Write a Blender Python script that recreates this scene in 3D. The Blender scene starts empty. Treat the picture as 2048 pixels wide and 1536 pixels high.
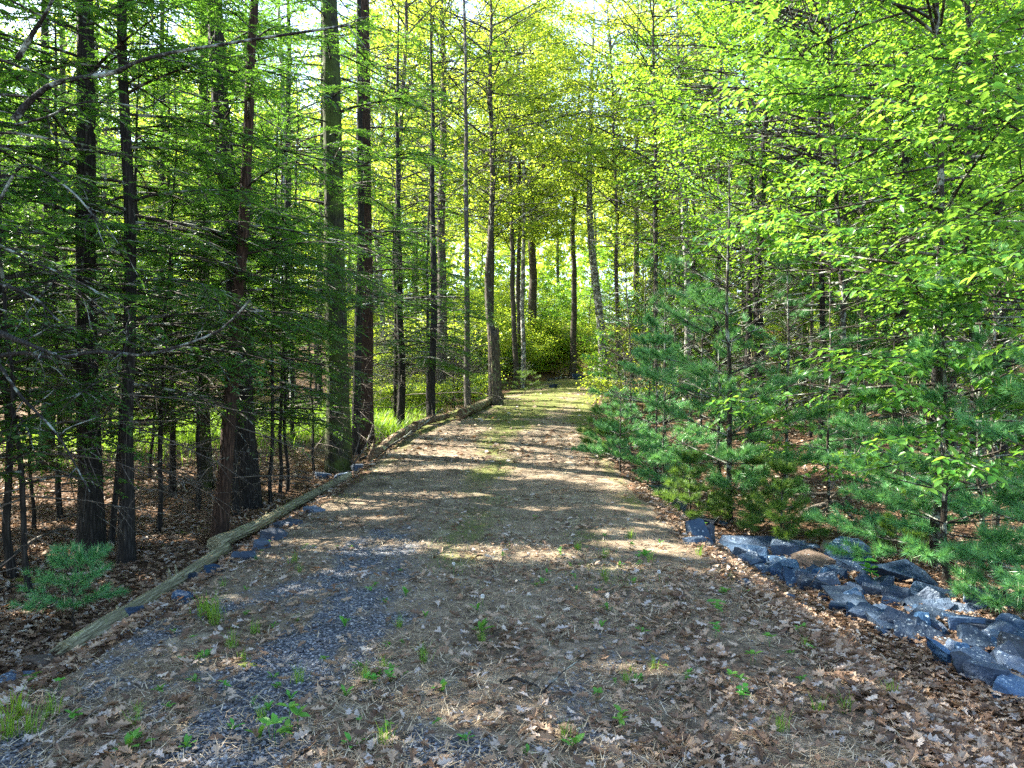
import bpy, bmesh, math, random
import numpy as np
from mathutils import Vector, Matrix

random.seed(7)
SC = bpy.context.scene
COL = SC.collection
F = 1480.0                      # focal length in pixels of the 2048 px wide photograph
CAMZ = 1.6
SUN_AZ, SUN_EL = math.radians(26), math.radians(42)     # ahead of "left" , elevation

# ------------------------------------------------------------------ numpy helpers
def RNG(s): return np.random.default_rng(s)
def sstep(a, b, x):
    t = np.clip((x - a) / (b - a), 0, 1); return t * t * (3 - 2 * t)
def _hash(ix, iy, s):
    n = (ix.astype(np.int64) * 374761393 + iy.astype(np.int64) * 668265263 + s * 1442695041) & 0x7fffffff
    n = ((n ^ (n >> 13)) * 1274126177) & 0x7fffffff
    return ((n ^ (n >> 16)) & 0xffff) / 65535.0
def vnoise(x, y, s=0):
    x = np.asarray(x, float); y = np.asarray(y, float)
    ix, iy = np.floor(x), np.floor(y); fx, fy = x - ix, y - iy
    fx = fx * fx * (3 - 2 * fx); fy = fy * fy * (3 - 2 * fy)
    a, b, c, d = _hash(ix, iy, s), _hash(ix + 1, iy, s), _hash(ix, iy + 1, s), _hash(ix + 1, iy + 1, s)
    return (a * (1 - fx) + b * fx) * (1 - fy) + (c * (1 - fx) + d * fx) * fy
def fbm(x, y, s=0, o=4):
    r, a, t = 0, 1.0, 0
    for i in range(o):
        r = r + a * vnoise(np.asarray(x) * 2**i, np.asarray(y) * 2**i, s + 17 * i); t += a; a *= .5
    return r / t
def unit(v):
    v = np.asarray(v, float); return v / (np.linalg.norm(v, axis=-1, keepdims=True) + 1e-9)

# ------------------------------------------------------------------ mesh builder
class MB:
    def __init__(s): s.V = []; s.L = []; s.n = 0
    def add(s, v, f, mat=0, smooth=True):
        v = np.asarray(v, np.float32).reshape(-1, 3); f = np.asarray(f, np.int32)
        s.V.append(v); s.L.append((f + s.n, mat, smooth)); s.n += len(v)
    def mesh(s, name, mats):
        me = bpy.data.meshes.new(name)
        V = np.concatenate(s.V) if s.V else np.zeros((0, 3), np.float32)
        me.vertices.add(len(V)); me.vertices.foreach_set('co', V.ravel())
        loops = np.concatenate([f.ravel() for f, _, _ in s.L]); nf = sum(len(f) for f, _, _ in s.L)
        tot = np.concatenate([np.full(len(f), f.shape[1], np.int32) for f, _, _ in s.L])
        mi = np.concatenate([np.full(len(f), m, np.int32) for f, m, _ in s.L])
        sm = np.concatenate([np.full(len(f), k, bool) for f, _, k in s.L])
        me.loops.add(len(loops)); me.loops.foreach_set('vertex_index', loops.astype(np.int32))
        me.polygons.add(nf)
        me.polygons.foreach_set('loop_start', np.concatenate([[0], np.cumsum(tot)[:-1]]).astype(np.int32))
        me.polygons.foreach_set('material_index', mi); me.polygons.foreach_set('use_smooth', sm)
        for m in mats: me.materials.append(m)
        me.update(calc_edges=True)
        return me
    def build(s, name, mats, parent=None):
        if not isinstance(mats, (list, tuple)): mats = [mats]
        o = bpy.data.objects.new(name, s.mesh(name, mats)); COL.objects.link(o)
        if parent is not None: o.parent = parent
        return o

def tube(mb, pts, rad, sides=6, mat=0, rough=0.0, seed=0, cap=True):
    pts = np.asarray(pts, float); n = len(pts); rad = np.broadcast_to(np.asarray(rad, float), (n,))
    T = np.gradient(pts, axis=0); T = unit(T)
    ref = np.array([0, 0, 1.0]) if abs(T[:, 2]).mean() < .8 else np.array([1.0, 0, 0])
    A = unit(np.cross(T, ref)); B = np.cross(T, A)
    an = np.arange(sides) * 2 * math.pi / sides
    R = np.repeat(rad[:, None], sides, 1)
    if rough:
        R = R * (1 + rough * (RNG(seed).random((n, sides)) - .5) * 2)
    V = pts[:, None] + R[..., None] * (np.cos(an)[None, :, None] * A[:, None] + np.sin(an)[None, :, None] * B[:, None])
    i = np.arange(n - 1)[:, None] * sides; j = np.arange(sides)[None]; k = (j + 1) % sides
    Fq = np.stack([i + j, i + k, i + sides + k, i + sides + j], -1).reshape(-1, 4)
    mb.add(V.reshape(-1, 3), Fq, mat)
    if cap:
        base = mb.n - n * sides
        for st, fl in ((0, True), ((n - 1) * sides, False)):
            idx = np.arange(sides) + st
            if fl: idx = idx[::-1]
            mb.L.append((idx[None].astype(np.int32) + base, mat, False))

def place(mb, tv, tf, P, D, N, S, mat=0, smooth=True):
    """copies of the leaf template tv/tf at P, pointing along D with up N, size S"""
    P = np.asarray(P, float); n = len(P)
    if n == 0: return
    D = unit(D); Sd = unit(np.cross(N, D)); N = np.cross(D, Sd)
    S = np.broadcast_to(np.asarray(S, float), (n,))
    tv = np.asarray(tv, float)
    V = P[:, None] + S[:, None, None] * (tv[None, :, 0:1] * D[:, None] + tv[None, :, 1:2] * Sd[:, None] + tv[None, :, 2:3] * N[:, None])
    Fa = np.asarray(tf, np.int32)[None] + (np.arange(n) * len(tv))[:, None, None]
    mb.add(V.reshape(-1, 3), Fa.reshape(-1, len(tf[0])), mat, smooth)

RHOMB = ([(0, 0, 0), (.42, .20, .02), (1, 0, -.05), (.42, -.20, .02)], [(0, 3, 2, 1)])
WIDE = ([(0, 0, 0), (.42, .36, .06), (1, 0, -.10), (.42, -.36, .06)], [(0, 3, 2, 1)])
BEECH = ([(0, 0, 0), (.28, .27, .06), (.66, .24, .03), (1.05, 0, -.14), (.66, -.24, .03), (.28, -.27, .06)], [(0, 3, 2, 1), (0, 5, 4, 3)])
MAPLE = ([(0, 0, 0), (.2, .42, .05), (.5, .24, .02), (.72, .34, .0), (1, 0, -.1), (.72, -.34, 0), (.5, -.24, .02), (.2, -.42, .05)],
         [(0, 4, 3, 2), (0, 2, 1, 0)][:1] + [(0, 6, 5, 4)])
NEEDLE = ([(0, .022, 0), (1, 0, -.06), (0, -.022, 0)], [(0, 2, 1)])
BLADE = ([(0, .03, 0), (.55, .022, -.06), (1, 0, -.3), (.55, -.022, -.06), (0, -.03, 0)], [(0, 4, 3, 1), (1, 3, 2, 1)][:1])
def oak_leaf(seed):
    r = RNG(seed); L = [0, .16, .28, .42, .54, .70, .82, 1.0]; w = [.02, .16, .08, .27, .12, .24, .09, 0]
    k = r.uniform(.10, .5) * r.choice([-1, 1]); b = r.uniform(-.5, .5); tw = r.uniform(-.35, .35)
    V = []
    for x in L:
        V.append((x, 0, -.04 + b * (x - .5)**2))
    def side(sg):
        for x, ww in zip(L, w):
            ww = ww * r.uniform(.75, 1.25)
            V.append((x + .05 * (ww > .15), sg * ww, k * ww * 1.4 + b * (x - .5)**2 + tw * sg * ww * (x - .4) + r.uniform(-.03, .03)))
    side(1); side(-1)
    n = len(L); Q = []
    for i in range(n - 1):
        Q.append((i, i + 1, n + i + 1, n + i)); Q.append((i, 2 * n + i, 2 * n + i + 1, i + 1))
    return V, Q

# ------------------------------------------------------------------ object helpers
def tag(o, label=None, cat=None, group=None, kind=None):
    if label: o['label'] = label
    if cat: o['category'] = cat
    if group: o['group'] = group
    if kind: o['kind'] = kind
    return o
def empty(name, loc=(0, 0, 0), rz=0, label=None, cat=None, group=None):
    o = bpy.data.objects.new(name, None); COL.objects.link(o); o.empty_display_size = .2
    o.location = loc; o.rotation_euler = (0, 0, rz)
    return tag(o, label, cat, group)
def copy_tree(root, loc, rz=0, sc=1.0, label=None, group=None, lean=(0, 0)):
    r = root.copy(); COL.objects.link(r)
    r.location = loc; r.rotation_euler = (lean[0], lean[1], rz)
    r.scale = (sc, sc, sc) if not isinstance(sc, tuple) else sc
    if label: r['label'] = label
    if group: r['group'] = group
    for ch in root.children:
        c = ch.copy(); COL.objects.link(c); c.parent = r
    return r

# ------------------------------------------------------------------ materials
class NT:
    def __init__(s, name):
        s.m = bpy.data.materials.new(name); s.m.use_nodes = True; s.t = s.m.node_tree; s.t.nodes.clear()
        s.out = s.n('ShaderNodeOutputMaterial')
    def n(s, typ, **kw):
        o = s.t.nodes.new(typ)
        for k, v in kw.items():
            if k.startswith('_'): setattr(o, k[1:], v)
            else: s.set(o, k, v)
        return o
    def set(s, node, k, v):
        inp = node.inputs[int(k[1:])] if k[0] == 'i' and k[1:].isdigit() else node.inputs[k]
        if isinstance(v, bpy.types.NodeSocket): s.t.links.new(v, inp)
        elif isinstance(v, tuple) and len(v) == 3 and inp.type == 'RGBA': inp.default_value = (*v, 1)
        else: inp.default_value = v
    def link(s, a, b): s.t.links.new(a, b)
    def mix(s, fac, a, b, mode='MIX'):
        o = s.t.nodes.new('ShaderNodeMix'); o.data_type = 'RGBA'; o.blend_type = mode
        s.set(o, 'i0', fac); s.set(o, 'i6', a); s.set(o, 'i7', b); return o.outputs[2]
    def math(s, op, a, b=0.0, c=0.0, clamp=False):
        o = s.t.nodes.new('ShaderNodeMath'); o.operation = op; o.use_clamp = clamp
        s.set(o, 'i0', a); s.set(o, 'i1', b)
        if op in ('MULTIPLY_ADD', 'SMOOTH_MIN'): s.set(o, 'i2', c)
        return o.outputs[0]
    def ramp(s, fac, stops, interp='LINEAR'):
        o = s.t.nodes.new('ShaderNodeValToRGB'); o.color_ramp.interpolation = interp
        e = o.color_ramp.elements
        while len(e) < len(stops): e.new(.5)
        for el, (p, c) in zip(e, stops):
            el.position = p; el.color = (*c, 1) if len(c) == 3 else c
        s.set(o, 'i0', fac); return o.outputs[0]
    def noise(s, scale, detail=4, vec=None, rough=.55, out='Fac'):
        o = s.t.nodes.new('ShaderNodeTexNoise'); o.inputs['Scale'].default_value = scale
        o.inputs['Detail'].default_value = detail; o.inputs['Roughness'].default_value = rough
        if vec is not None: s.link(vec, o.inputs['Vector'])
        return o.outputs[out]
    def voro(s, scale, vec=None, out='Distance', feature='F1'):
        o = s.t.nodes.new('ShaderNodeTexVoronoi'); o.inputs['Scale'].default_value = scale; o.feature = feature
        if vec is not None: s.link(vec, o.inputs['Vector'])
        return o.outputs[out]
    def pos(s): return s.n('ShaderNodeNewGeometry').outputs['Position']
    def objco(s): return s.n('ShaderNodeTexCoord').outputs['Object']
    def scaled(s, vec, sc):
        o = s.n('ShaderNodeMapping'); s.link(vec, o.inputs['Vector']); o.inputs['Scale'].default_value = sc
        return o.outputs[0]
    def bump(s, h, strength=.5, dist=.02):
        return s.n('ShaderNodeBump', Height=h, Strength=strength, Distance=dist).outputs[0]
    def done(s, shader): s.link(shader, s.out.inputs['Surface']); return s.m

def leaf_mat(name, c1, c2, trans, tfac=.45, rough=.45, spec=.35, objvar=.25):
    t = NT(name)
    isl = t.n('ShaderNodeNewGeometry').outputs['Random Per Island']
    ob = t.n('ShaderNodeObjectInfo').outputs['Random']
    c = t.mix(isl, c1, c2)
    h = t.n('ShaderNodeHueSaturation', Color=c)
    t.set(h, 'Value', t.math('MULTIPLY_ADD', ob, objvar * 2, 1 - objvar))
    t.set(h, 'Hue', t.math('MULTIPLY_ADD', ob, .03, .485))
    tc = t.n('ShaderNodeHueSaturation', Color=t.mix(isl, trans, tuple(x * .75 for x in trans)))
    t.set(tc, 'Value', t.math('MULTIPLY_ADD', ob, objvar, 1 - objvar * .5))
    p = t.n('ShaderNodeBsdfPrincipled', **{'Base Color': h.outputs[0], 'Roughness': rough, 'Specular IOR Level': spec})
    tr = t.n('ShaderNodeBsdfTranslucent', Color=tc.outputs[0])
    mx = t.n('ShaderNodeMixShader', i0=tfac, i1=p.outputs[0], i2=tr.outputs[0])
    return t.done(mx.outputs[0])

def bark_mat(name, dark, light, lichen=None, lich=.5, moss=None, vs=26, st_=(1, 1, .16)):
    t = NT(name); co = t.objco()
    st = t.scaled(co, st_)
    fur = t.voro(vs, st, 'Distance', 'DISTANCE_TO_EDGE')
    n1 = t.noise(vs * 1.3, 5, st); n2 = t.noise(3.0, 4, co)
    f = t.math('MULTIPLY', t.math('MULTIPLY_ADD', fur, 2.2, 0, 0), t.math('MULTIPLY_ADD', n1, 1.1, .25), clamp=True)
    c = t.mix(f, dark, light)
    c = t.mix(t.math('MULTIPLY', n2, .35), c, tuple(x * .5 for x in dark))
    if lichen:
        lm = t.ramp(t.noise(5.5, 6, co, .65), [(lich, (0, 0, 0)), (lich + .06, (1, 1, 1))])
        c = t.mix(lm, c, lichen)
    if moss:
        mm = t.ramp(t.noise(2.3, 5, co, .7), [(.42, (0, 0, 0)), (.6, (1, 1, 1))])
        c = t.mix(mm, c, moss)
    p = t.n('ShaderNodeBsdfPrincipled', **{'Base Color': c, 'Roughness': .9, 'Specular IOR Level': .2,
            'Normal': t.bump(t.math('ADD', f, t.math('MULTIPLY', n1, .6)), .9, .03)})
    return t.done(p.outputs[0])

def plain_mat(name, c1, c2, rough=.8, scale=20, objvar=0, spec=.3, bump=0):
    t = NT(name); co = t.objco()
    n = t.noise(scale, 5, co)
    c = t.mix(t.ramp(n, [(.3, (0, 0, 0)), (.7, (1, 1, 1))]), c1, c2)
    kw = {'Base Color': c, 'Roughness': rough, 'Specular IOR Level': spec}
    if bump: kw['Normal'] = t.bump(n, bump, .02)
    return t.done(t.n('ShaderNodeBsdfPrincipled', **kw).outputs[0])

def island_mat(name, stops, rough=.75, spec=.25, trans=0.0, tcol=(.3, .2, .1)):
    t = NT(name)
    isl = t.n('ShaderNodeNewGeometry').outputs['Random Per Island']
    c = t.ramp(isl, stops)
    n = t.noise(60, 3, t.pos())
    c = t.mix(t.math('MULTIPLY', n, .5), c, (.06, .04, .025))
    p = t.n('ShaderNodeBsdfPrincipled', **{'Base Color': c, 'Roughness': rough, 'Specular IOR Level': spec})
    if not trans: return t.done(p.outputs[0])
    tr = t.n('ShaderNodeBsdfTranslucent', Color=tcol)
    return t.done(t.n('ShaderNodeMixShader', i0=trans, i1=p.outputs[0], i2=tr.outputs[0]).outputs[0])

M = {}
M['hem'] = leaf_mat('hemlock_needles', (.015, .065, .018), (.055, .145, .026), (.19, .42, .035), .46, .42, .4, .2)
M['pine'] = leaf_mat('pine_needles', (.045, .20, .075), (.14, .36, .125), (.20, .46, .09), .30, .35, .5, .15)
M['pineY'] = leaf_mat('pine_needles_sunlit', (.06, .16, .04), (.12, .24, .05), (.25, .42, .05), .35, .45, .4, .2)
M['beech'] = leaf_mat('beech_leaves', (.04, .155, .02), (.12, .27, .045), (.25, .47, .045), .45, .38, .45, .12)
M['maple'] = leaf_mat('maple_leaves', (.03, .15, .012), (.09, .26, .018), (.28, .52, .03), .50, .42, .4, .22)
M['oak'] = leaf_mat('oak_spring_leaves', (.07, .19, .014), (.18, .31, .025), (.50, .64, .05), .56, .45, .35, .22)
M['weed'] = leaf_mat('weed_leaves', (.04, .16, .025), (.09, .26, .03), (.2, .4, .04), .3, .5, .25, .2)
M['grass'] = leaf_mat('grass_blades', (.05, .15, .012), (.14, .27, .03), (.3, .5, .03), .45, .45, .3, .1)
M['moss'] = plain_mat('moss', (.09, .13, .015), (.19, .22, .03), .95, 40, bump=.8)
M['bark'] = bark_mat('hemlock_bark', (.012, .011, .010), (.065, .057, .05), (.16, .18, .15), .62)
M['barkred'] = bark_mat('reddish_bark', (.022, .013, .009), (.12, .07, .048), (.15, .17, .13), .66)
M['barkmoss'] = bark_mat('mossy_bark', (.015, .014, .010), (.08, .075, .055), (.13, .15, .1), .60, (.06, .085, .02))
M['barkgrey'] = bark_mat('grey_bark', (.05, .045, .038), (.24, .21, .18), (.36, .36, .31), .60, None, 34)
M['barkpale'] = bark_mat('pale_bark', (.08, .07, .06), (.40, .38, .34), (.52, .52, .47), .5, None, 30)
M['barkfar'] = bark_mat('far_bark', (.04, .033, .026), (.17, .14, .11), (.25, .26, .2), .58, None, 30)
M['twig'] = bark_mat('twig_bark', (.03, .025, .02), (.12, .10, .08), (.30, .33, .28), .52, None, 60)
M['lichbark'] = bark_mat('lichen_bark', (.02, .018, .017), (.10, .10, .095), (.30, .35, .31), .53, None, 50)
M['dead'] = bark_mat('dead_wood', (.10, .085, .07), (.34, .30, .25), (.45, .44, .4), .6, None, 45)
M['log'] = bark_mat('peeled_log', (.20, .175, .10), (.72, .66, .42), (.26, .28, .12), .60, None, 24, (1, .09, 1))
M['logrot'] = bark_mat('rotten_log', (.07, .035, .02), (.34, .27, .17), (.30, .30, .16), .52, None, 24, (1, .14, 1))
M['snag'] = bark_mat('snag_wood', (.035, .03, .022), (.26, .21, .15), (.16, .2, .08), .56, None, 24)
M['cut'] = plain_mat('rotten_end_wood', (.05, .02, .012), (.14, .06, .03), .9, 40)
M['litter'] = island_mat('oak_leaf_litter', [(0, (.05, .03, .02)), (.2, (.13, .075, .045)), (.42, (.23, .14, .085)), (.62, (.36, .245, .155)),
                                             (.82, (.45, .34, .24)), (.94, (.46, .41, .37)), (1, (.58, .49, .39))], .7, .3, .12, (.3, .17, .08))
M['straw'] = island_mat('dry_straw', [(0, (.12, .09, .06)), (.4, (.32, .235, .14)), (.75, (.50, .40, .25)), (1, (.66, .57, .42))], .8, .2)
M['pebble'] = island_mat('gravel_chips', [(0, (.05, .055, .065)), (.5, (.13, .14, .155)), (.85, (.24, .25, .265)), (1, (.42, .42, .42))], .8, .3)
M['candle'] = plain_mat('pine_candle', (.30, .30, .14), (.45, .42, .22), .8)
M['puff'] = plain_mat('dandelion_fluff', (.6, .6, .58), (.75, .75, .72), .9)
M['cone'] = plain_mat('pine_cone', (.03, .02, .014), (.10, .06, .04), .8, 60)
M['deadleaf'] = island_mat('russet_dead_spray', [(0, (.15, .05, .02)), (1, (.33, .13, .05))], .8, .2)

def rock_mat(name, a, b, lich=.64):
    t = NT(name); ob = t.n('ShaderNodeObjectInfo').outputs['Random']
    vm = t.n('ShaderNodeVectorMath', _operation='ADD'); t.link(t.objco(), vm.inputs[0]); t.link(t.math('MULTIPLY', ob, 37.0), vm.inputs[1]); co = vm.outputs[0]
    n = t.noise(7, 6, co, .65); n2 = t.noise(60, 4, co)
    c = t.mix(t.ramp(n, [(.3, (0, 0, 0)), (.7, (1, 1, 1))]), a, b)
    c = t.mix(t.math('MULTIPLY', n2, .45), c, tuple(x * .45 for x in a))
    sp = t.voro(20, co); big = t.noise(4.5, 3, co); sp2 = t.voro(46, co)
    m = t.math('MULTIPLY', t.ramp(sp, [(.16, (1, 1, 1)), (.28, (0, 0, 0))]), t.ramp(big, [(.50, (0, 0, 0)), (.60, (1, 1, 1))]))
    fine = t.math('MULTIPLY', t.ramp(sp2, [(.18, (1, 1, 1)), (.34, (0, 0, 0))]), t.ramp(t.noise(9, 4, co), [(lich - .09, (0, 0, 0)), (lich - .02, (1, 1, 1))]))
    c = t.mix(t.math('MULTIPLY', t.math('MAXIMUM', m, fine), .8), c, (.34, .41, .45))
    hv = t.n('ShaderNodeHueSaturation', Color=c); t.set(hv, 'Value', t.math('MULTIPLY_ADD', ob, 1.15, .55)); t.set(hv, 'Saturation', t.math('MULTIPLY_ADD', t.math('FRACT', t.math('MULTIPLY', ob, 7.3)), .7, .65)); c = hv.outputs[0]
    h = t.math('ADD', t.math('MULTIPLY', n, 1.8), t.math('MULTIPLY', n2, .4))
    p = t.n('ShaderNodeBsdfPrincipled', **{'Base Color': c, 'Roughness': .72, 'Specular IOR Level': .22, 'Normal': t.bump(h, .9, .03)})
    return t.done(p.outputs[0])
M['rock'] = rock_mat('blue_slate', (.020, .036, .066), (.065, .105, .165))
M['rockbrown'] = rock_mat('brown_slate', (.07, .055, .045), (.15, .11, .085), .70)

def ground_mat():
    t = NT('forest_soil'); p0 = t.pos()
    a = t.noise(1.1, 5, p0); b = t.noise(14, 6, p0, .7); v = t.voro(26, p0, 'Color')
    vs = t.n('ShaderNodeSeparateColor', Color=v).outputs[0]
    c = t.ramp(t.math('MULTIPLY_ADD', b, .6, t.math('MULTIPLY', vs, .4)), [(.2, (.03, .018, .011)), (.45, (.10, .055, .032)), (.62, (.20, .12, .07)), (.82, (.36, .25, .16))])
    c = t.mix(t.ramp(a, [(.35, (0, 0, 0)), (.65, (.6, .6, .6))]), c, (.05, .032, .02))
    g = t.n('ShaderNodeAttribute', _attribute_name='green').outputs['Fac']
    gm = t.math('MULTIPLY', g, t.ramp(t.noise(6, 5, p0), [(.3, (0, 0, 0)), (.6, (1, 1, 1))]))
    c = t.mix(gm, c, (.10, .17, .025))
    pr = t.n('ShaderNodeBsdfPrincipled', **{'Base Color': c, 'Roughness': .95, 'Specular IOR Level': .15,
             'Normal': t.bump(t.math('ADD', b, t.math('MULTIPLY', vs, .5)), 1.0, .05)})
    return t.done(pr.outputs[0])
def drive_mat():
    t = NT('driveway_gravel_litter'); p0 = t.pos()
    gr = t.n('ShaderNodeAttribute', _attribute_name='gravel').outputs['Fac']
    ga = t.n('ShaderNodeAttribute', _attribute_name='green').outputs['Fac']
    b = t.noise(16, 6, p0, .72); fine = t.noise(90, 4, p0, .7); v = t.voro(75, p0, 'Color')
    vs = t.n('ShaderNodeSeparateColor', Color=v).outputs[0]
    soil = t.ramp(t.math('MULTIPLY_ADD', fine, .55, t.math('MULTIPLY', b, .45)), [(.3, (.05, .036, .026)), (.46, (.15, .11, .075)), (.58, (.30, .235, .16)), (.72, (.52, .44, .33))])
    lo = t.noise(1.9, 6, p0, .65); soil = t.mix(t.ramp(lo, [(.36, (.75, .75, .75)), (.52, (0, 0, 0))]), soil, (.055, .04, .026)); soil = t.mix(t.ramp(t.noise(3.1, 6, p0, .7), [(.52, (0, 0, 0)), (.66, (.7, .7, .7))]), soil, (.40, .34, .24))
    gravel = t.ramp(vs, [(0, (.028, .032, .04)), (.5, (.085, .095, .112)), (.85, (.18, .19, .21)), (1, (.42, .43, .43))])
    moss = t.ramp(fine, [(.35, (.05, .06, .012)), (.65, (.18, .20, .05))])
    gm = t.ramp(t.math('MULTIPLY_ADD', b, .8, t.math('MULTIPLY_ADD', gr, .85, -.30)), [(.38, (0, 0, 0)), (.66, (1, 1, 1))])
    mm = t.ramp(t.math('MULTIPLY_ADD', b, .9, t.math('MULTIPLY_ADD', ga, 1.15, -.45)), [(.42, (0, 0, 0)), (.66, (1, 1, 1))])
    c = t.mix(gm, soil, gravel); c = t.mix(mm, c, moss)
    h = t.math('ADD', t.math('MULTIPLY', fine, .6), t.math('MULTIPLY', vs, .4))
    pr = t.n('ShaderNodeBsdfPrincipled', **{'Base Color': c, 'Roughness': .92, 'Specular IOR Level': .2, 'Normal': t.bump(h, 1.0, .03)})
    return t.done(pr.outputs[0])
M['ground'] = ground_mat(); M['drive'] = drive_mat()

# ------------------------------------------------------------------ terrain
_ty = np.arange(-40, 320, .25)
def _smooth(a, k=15): return np.convolve(np.pad(a, k, 'edge'), np.ones(2 * k + 1) / (2 * k + 1), 'valid')
_tx = _smooth(np.interp(_ty, [-40, 0, 11, 18, 25, 32, 40, 46, 55, 70, 320], [-.35, -.35, -.35, -.25, .45, 1.6, 3.3, 5.2, 9.5, 20, 200]), 10)
_tz = _smooth(np.interp(_ty, [-40, 9, 12, 15, 18, 25, 32, 45, 55, 80, 320], [0, 0, .10, .32, .55, .85, 1.15, 1.98, 2.25, 2.6, 4]), 6)
def road_x(y): return np.interp(y, _ty, _tx)
def road_z(y): return np.interp(y, _ty, _tz)
HW = 2.25
def height(x, y, ground=False):
    x = np.asarray(x, float); y = np.asarray(y, float)
    d = x - road_x(y); zr = road_z(y)
    left = sstep(0, -1, d)
    drop = np.where(d < 0, np.interp(y, [0, 10, 20, 35, 60], [.42, .40, .42, .15, 0]), np.interp(y, [0, 8, 13, 22, 40], [.72, .80, .62, .4, 0]))
    hill = np.where(y > 34, .10 * np.clip(y - 34, 0, 90), 0) * sstep(2.5, 9, np.abs(d))
    hill = hill + .35 * np.exp(-((x + .2) / 4.5)**2 - ((y - 43) / 7.0)**2)
    fl = zr - drop + hill - .35 * sstep(6, 16, np.abs(d)) * sstep(40, 15, y) + .22 * (fbm(x * .22 + 3, y * .22, 5, 3) - .5) + .10 * (fbm(x * 1.3, y * 1.3, 9, 3) - .5)
    w = np.where(d < 0, .75, np.interp(y, [0, 9, 15], [1.55, 1.4, .9]))
    ad = np.abs(d)
    m = sstep(0, 1, (ad - HW + .1) / w)
    rz = zr - .05 * (ad / HW)**2 + .035 * (fbm(x * 1.7, y * 1.7, 21, 3) - .5)
    z = rz * (1 - m) + fl * m
    if ground: z = z - .06 * sstep(2.3, 1.9, ad)
    return z
def G(px, py):
    """ground point seen at photo pixel (px, py)"""
    D = np.concatenate([np.arange(2.2, 30, .02), np.arange(30, 120, .1)])
    x = (px - 1024) / F * D; z = CAMZ - (py - 768) / F * D
    hit = np.nonzero(z <= height(x, D))[0]
    k = hit[0] if len(hit) else -1
    return Vector((x[k], D[k], float(height(x[k], D[k]))))
def at(px, D, py=None):
    x = (px - 1024) / F * D
    return Vector((x, D, float(height(x, D)) if py is None else CAMZ - (py - 768) / F * D))

def grid_mesh(X, Y, Z):
    ny, nx = X.shape
    V = np.stack([X, Y, Z], -1).reshape(-1, 3)
    i = (np.arange(ny - 1)[:, None] * nx + np.arange(nx - 1)[None])
    Q = np.stack([i, i + 1, i + nx + 1, i + nx], -1).reshape(-1, 4)
    return V, Q
def set_attr(o, name, vals):
    a = o.data.attributes.new(name, 'FLOAT', 'POINT'); a.data.foreach_set('value', np.asarray(vals, np.float32).ravel())

xs = np.concatenate([-np.geomspace(320, 14, 34)[:-1], np.arange(-14, 14, .13), np.geomspace(14, 320, 34)])
ys = np.concatenate([np.linspace(-60, 0, 30)[:-1], np.arange(0, 24, .13), np.geomspace(24, 320, 120)])
X, Y = np.meshgrid(xs, ys)
mb = MB(); V, Q = grid_mesh(X, Y, height(X, Y, True)); mb.add(V, Q)
ground = tag(mb.build('ground', M['ground']), 'brown forest floor under the trees on both sides of the driveway', kind='structure')
gx = np.exp(-((X + 8) / 5)**2 - ((Y - 25) / 5.5)**2) + .8 * np.exp(-((X + 3.6) / 1.8)**2 - ((Y - 22) / 5)**2)
set_attr(ground, 'green', np.clip(gx, 0, 1))

def gravel_mask(x, y):
    d = x - road_x(y)
    a = .62 * np.exp(-((d + .95) / .55)**2) * sstep(10.5, 7, y) + .75 * np.exp(-((d - 1.0) / .4)**2) * sstep(9, 4, y) * .5
    a = a + 1.4 * np.exp(-((d + 1.4) / .9)**2 - ((y - 4.0) / 1.5)**2) + 1.4 * np.exp(-((d + .5) / .8)**2 - ((y - 3.2) / .5)**2) + .5 * np.exp(-((d - .2) / 1.6)**2 - ((y - 4) / 1.2)**2)
    return np.clip(a * np.clip(3.2 * (fbm(x * 1.7, y * 1.0, 33, 4) - .30), 0, 1.2) * (.5 + fbm(x * 7, y * 7, 35, 2)), 0, 1)
def green_mask(x, y):
    d = x - road_x(y)
    a = .55 * np.exp(-(d / .7)**2) * sstep(4, 7, y) + .5 * np.exp(-((d - 1.3) / .55)**2) * sstep(4.5, 6.5, y) * sstep(12, 8, y)
    a = a + .55 * sstep(14, 22, y) + .5 * np.exp(-((np.abs(d) - 2.0) / .35)**2) * sstep(7, 11, y)
    return np.clip(a * (.2 + 1.25 * fbm(x * 1.5 + 9, y * .9, 41, 4)), 0, 1)
ts = np.arange(-2.62, 2.63, .065); ss = np.concatenate([np.arange(-6, 15, .065), np.geomspace(15, 75, 200)])
Tt, Ss = np.meshgrid(ts, ss)
XD = road_x(Ss) + Tt
edge = sstep(2.05, 2.5, np.abs(Tt) + .45 * (fbm(XD * 2.2, Ss * 2.2, 51, 3) - .5))
ZD = height(XD, Ss) + .012 - .13 * edge + .03 * (fbm(XD * 6, Ss * 6, 61, 3) - .5) - .01 * gravel_mask(XD, Ss)
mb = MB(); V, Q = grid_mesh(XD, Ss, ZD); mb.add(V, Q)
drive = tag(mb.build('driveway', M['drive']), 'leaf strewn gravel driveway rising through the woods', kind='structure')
set_attr(drive, 'gravel', gravel_mask(XD, Ss)); set_attr(drive, 'green', green_mask(XD, Ss))

def surf(x, y): return height(x, y) + .012

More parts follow.
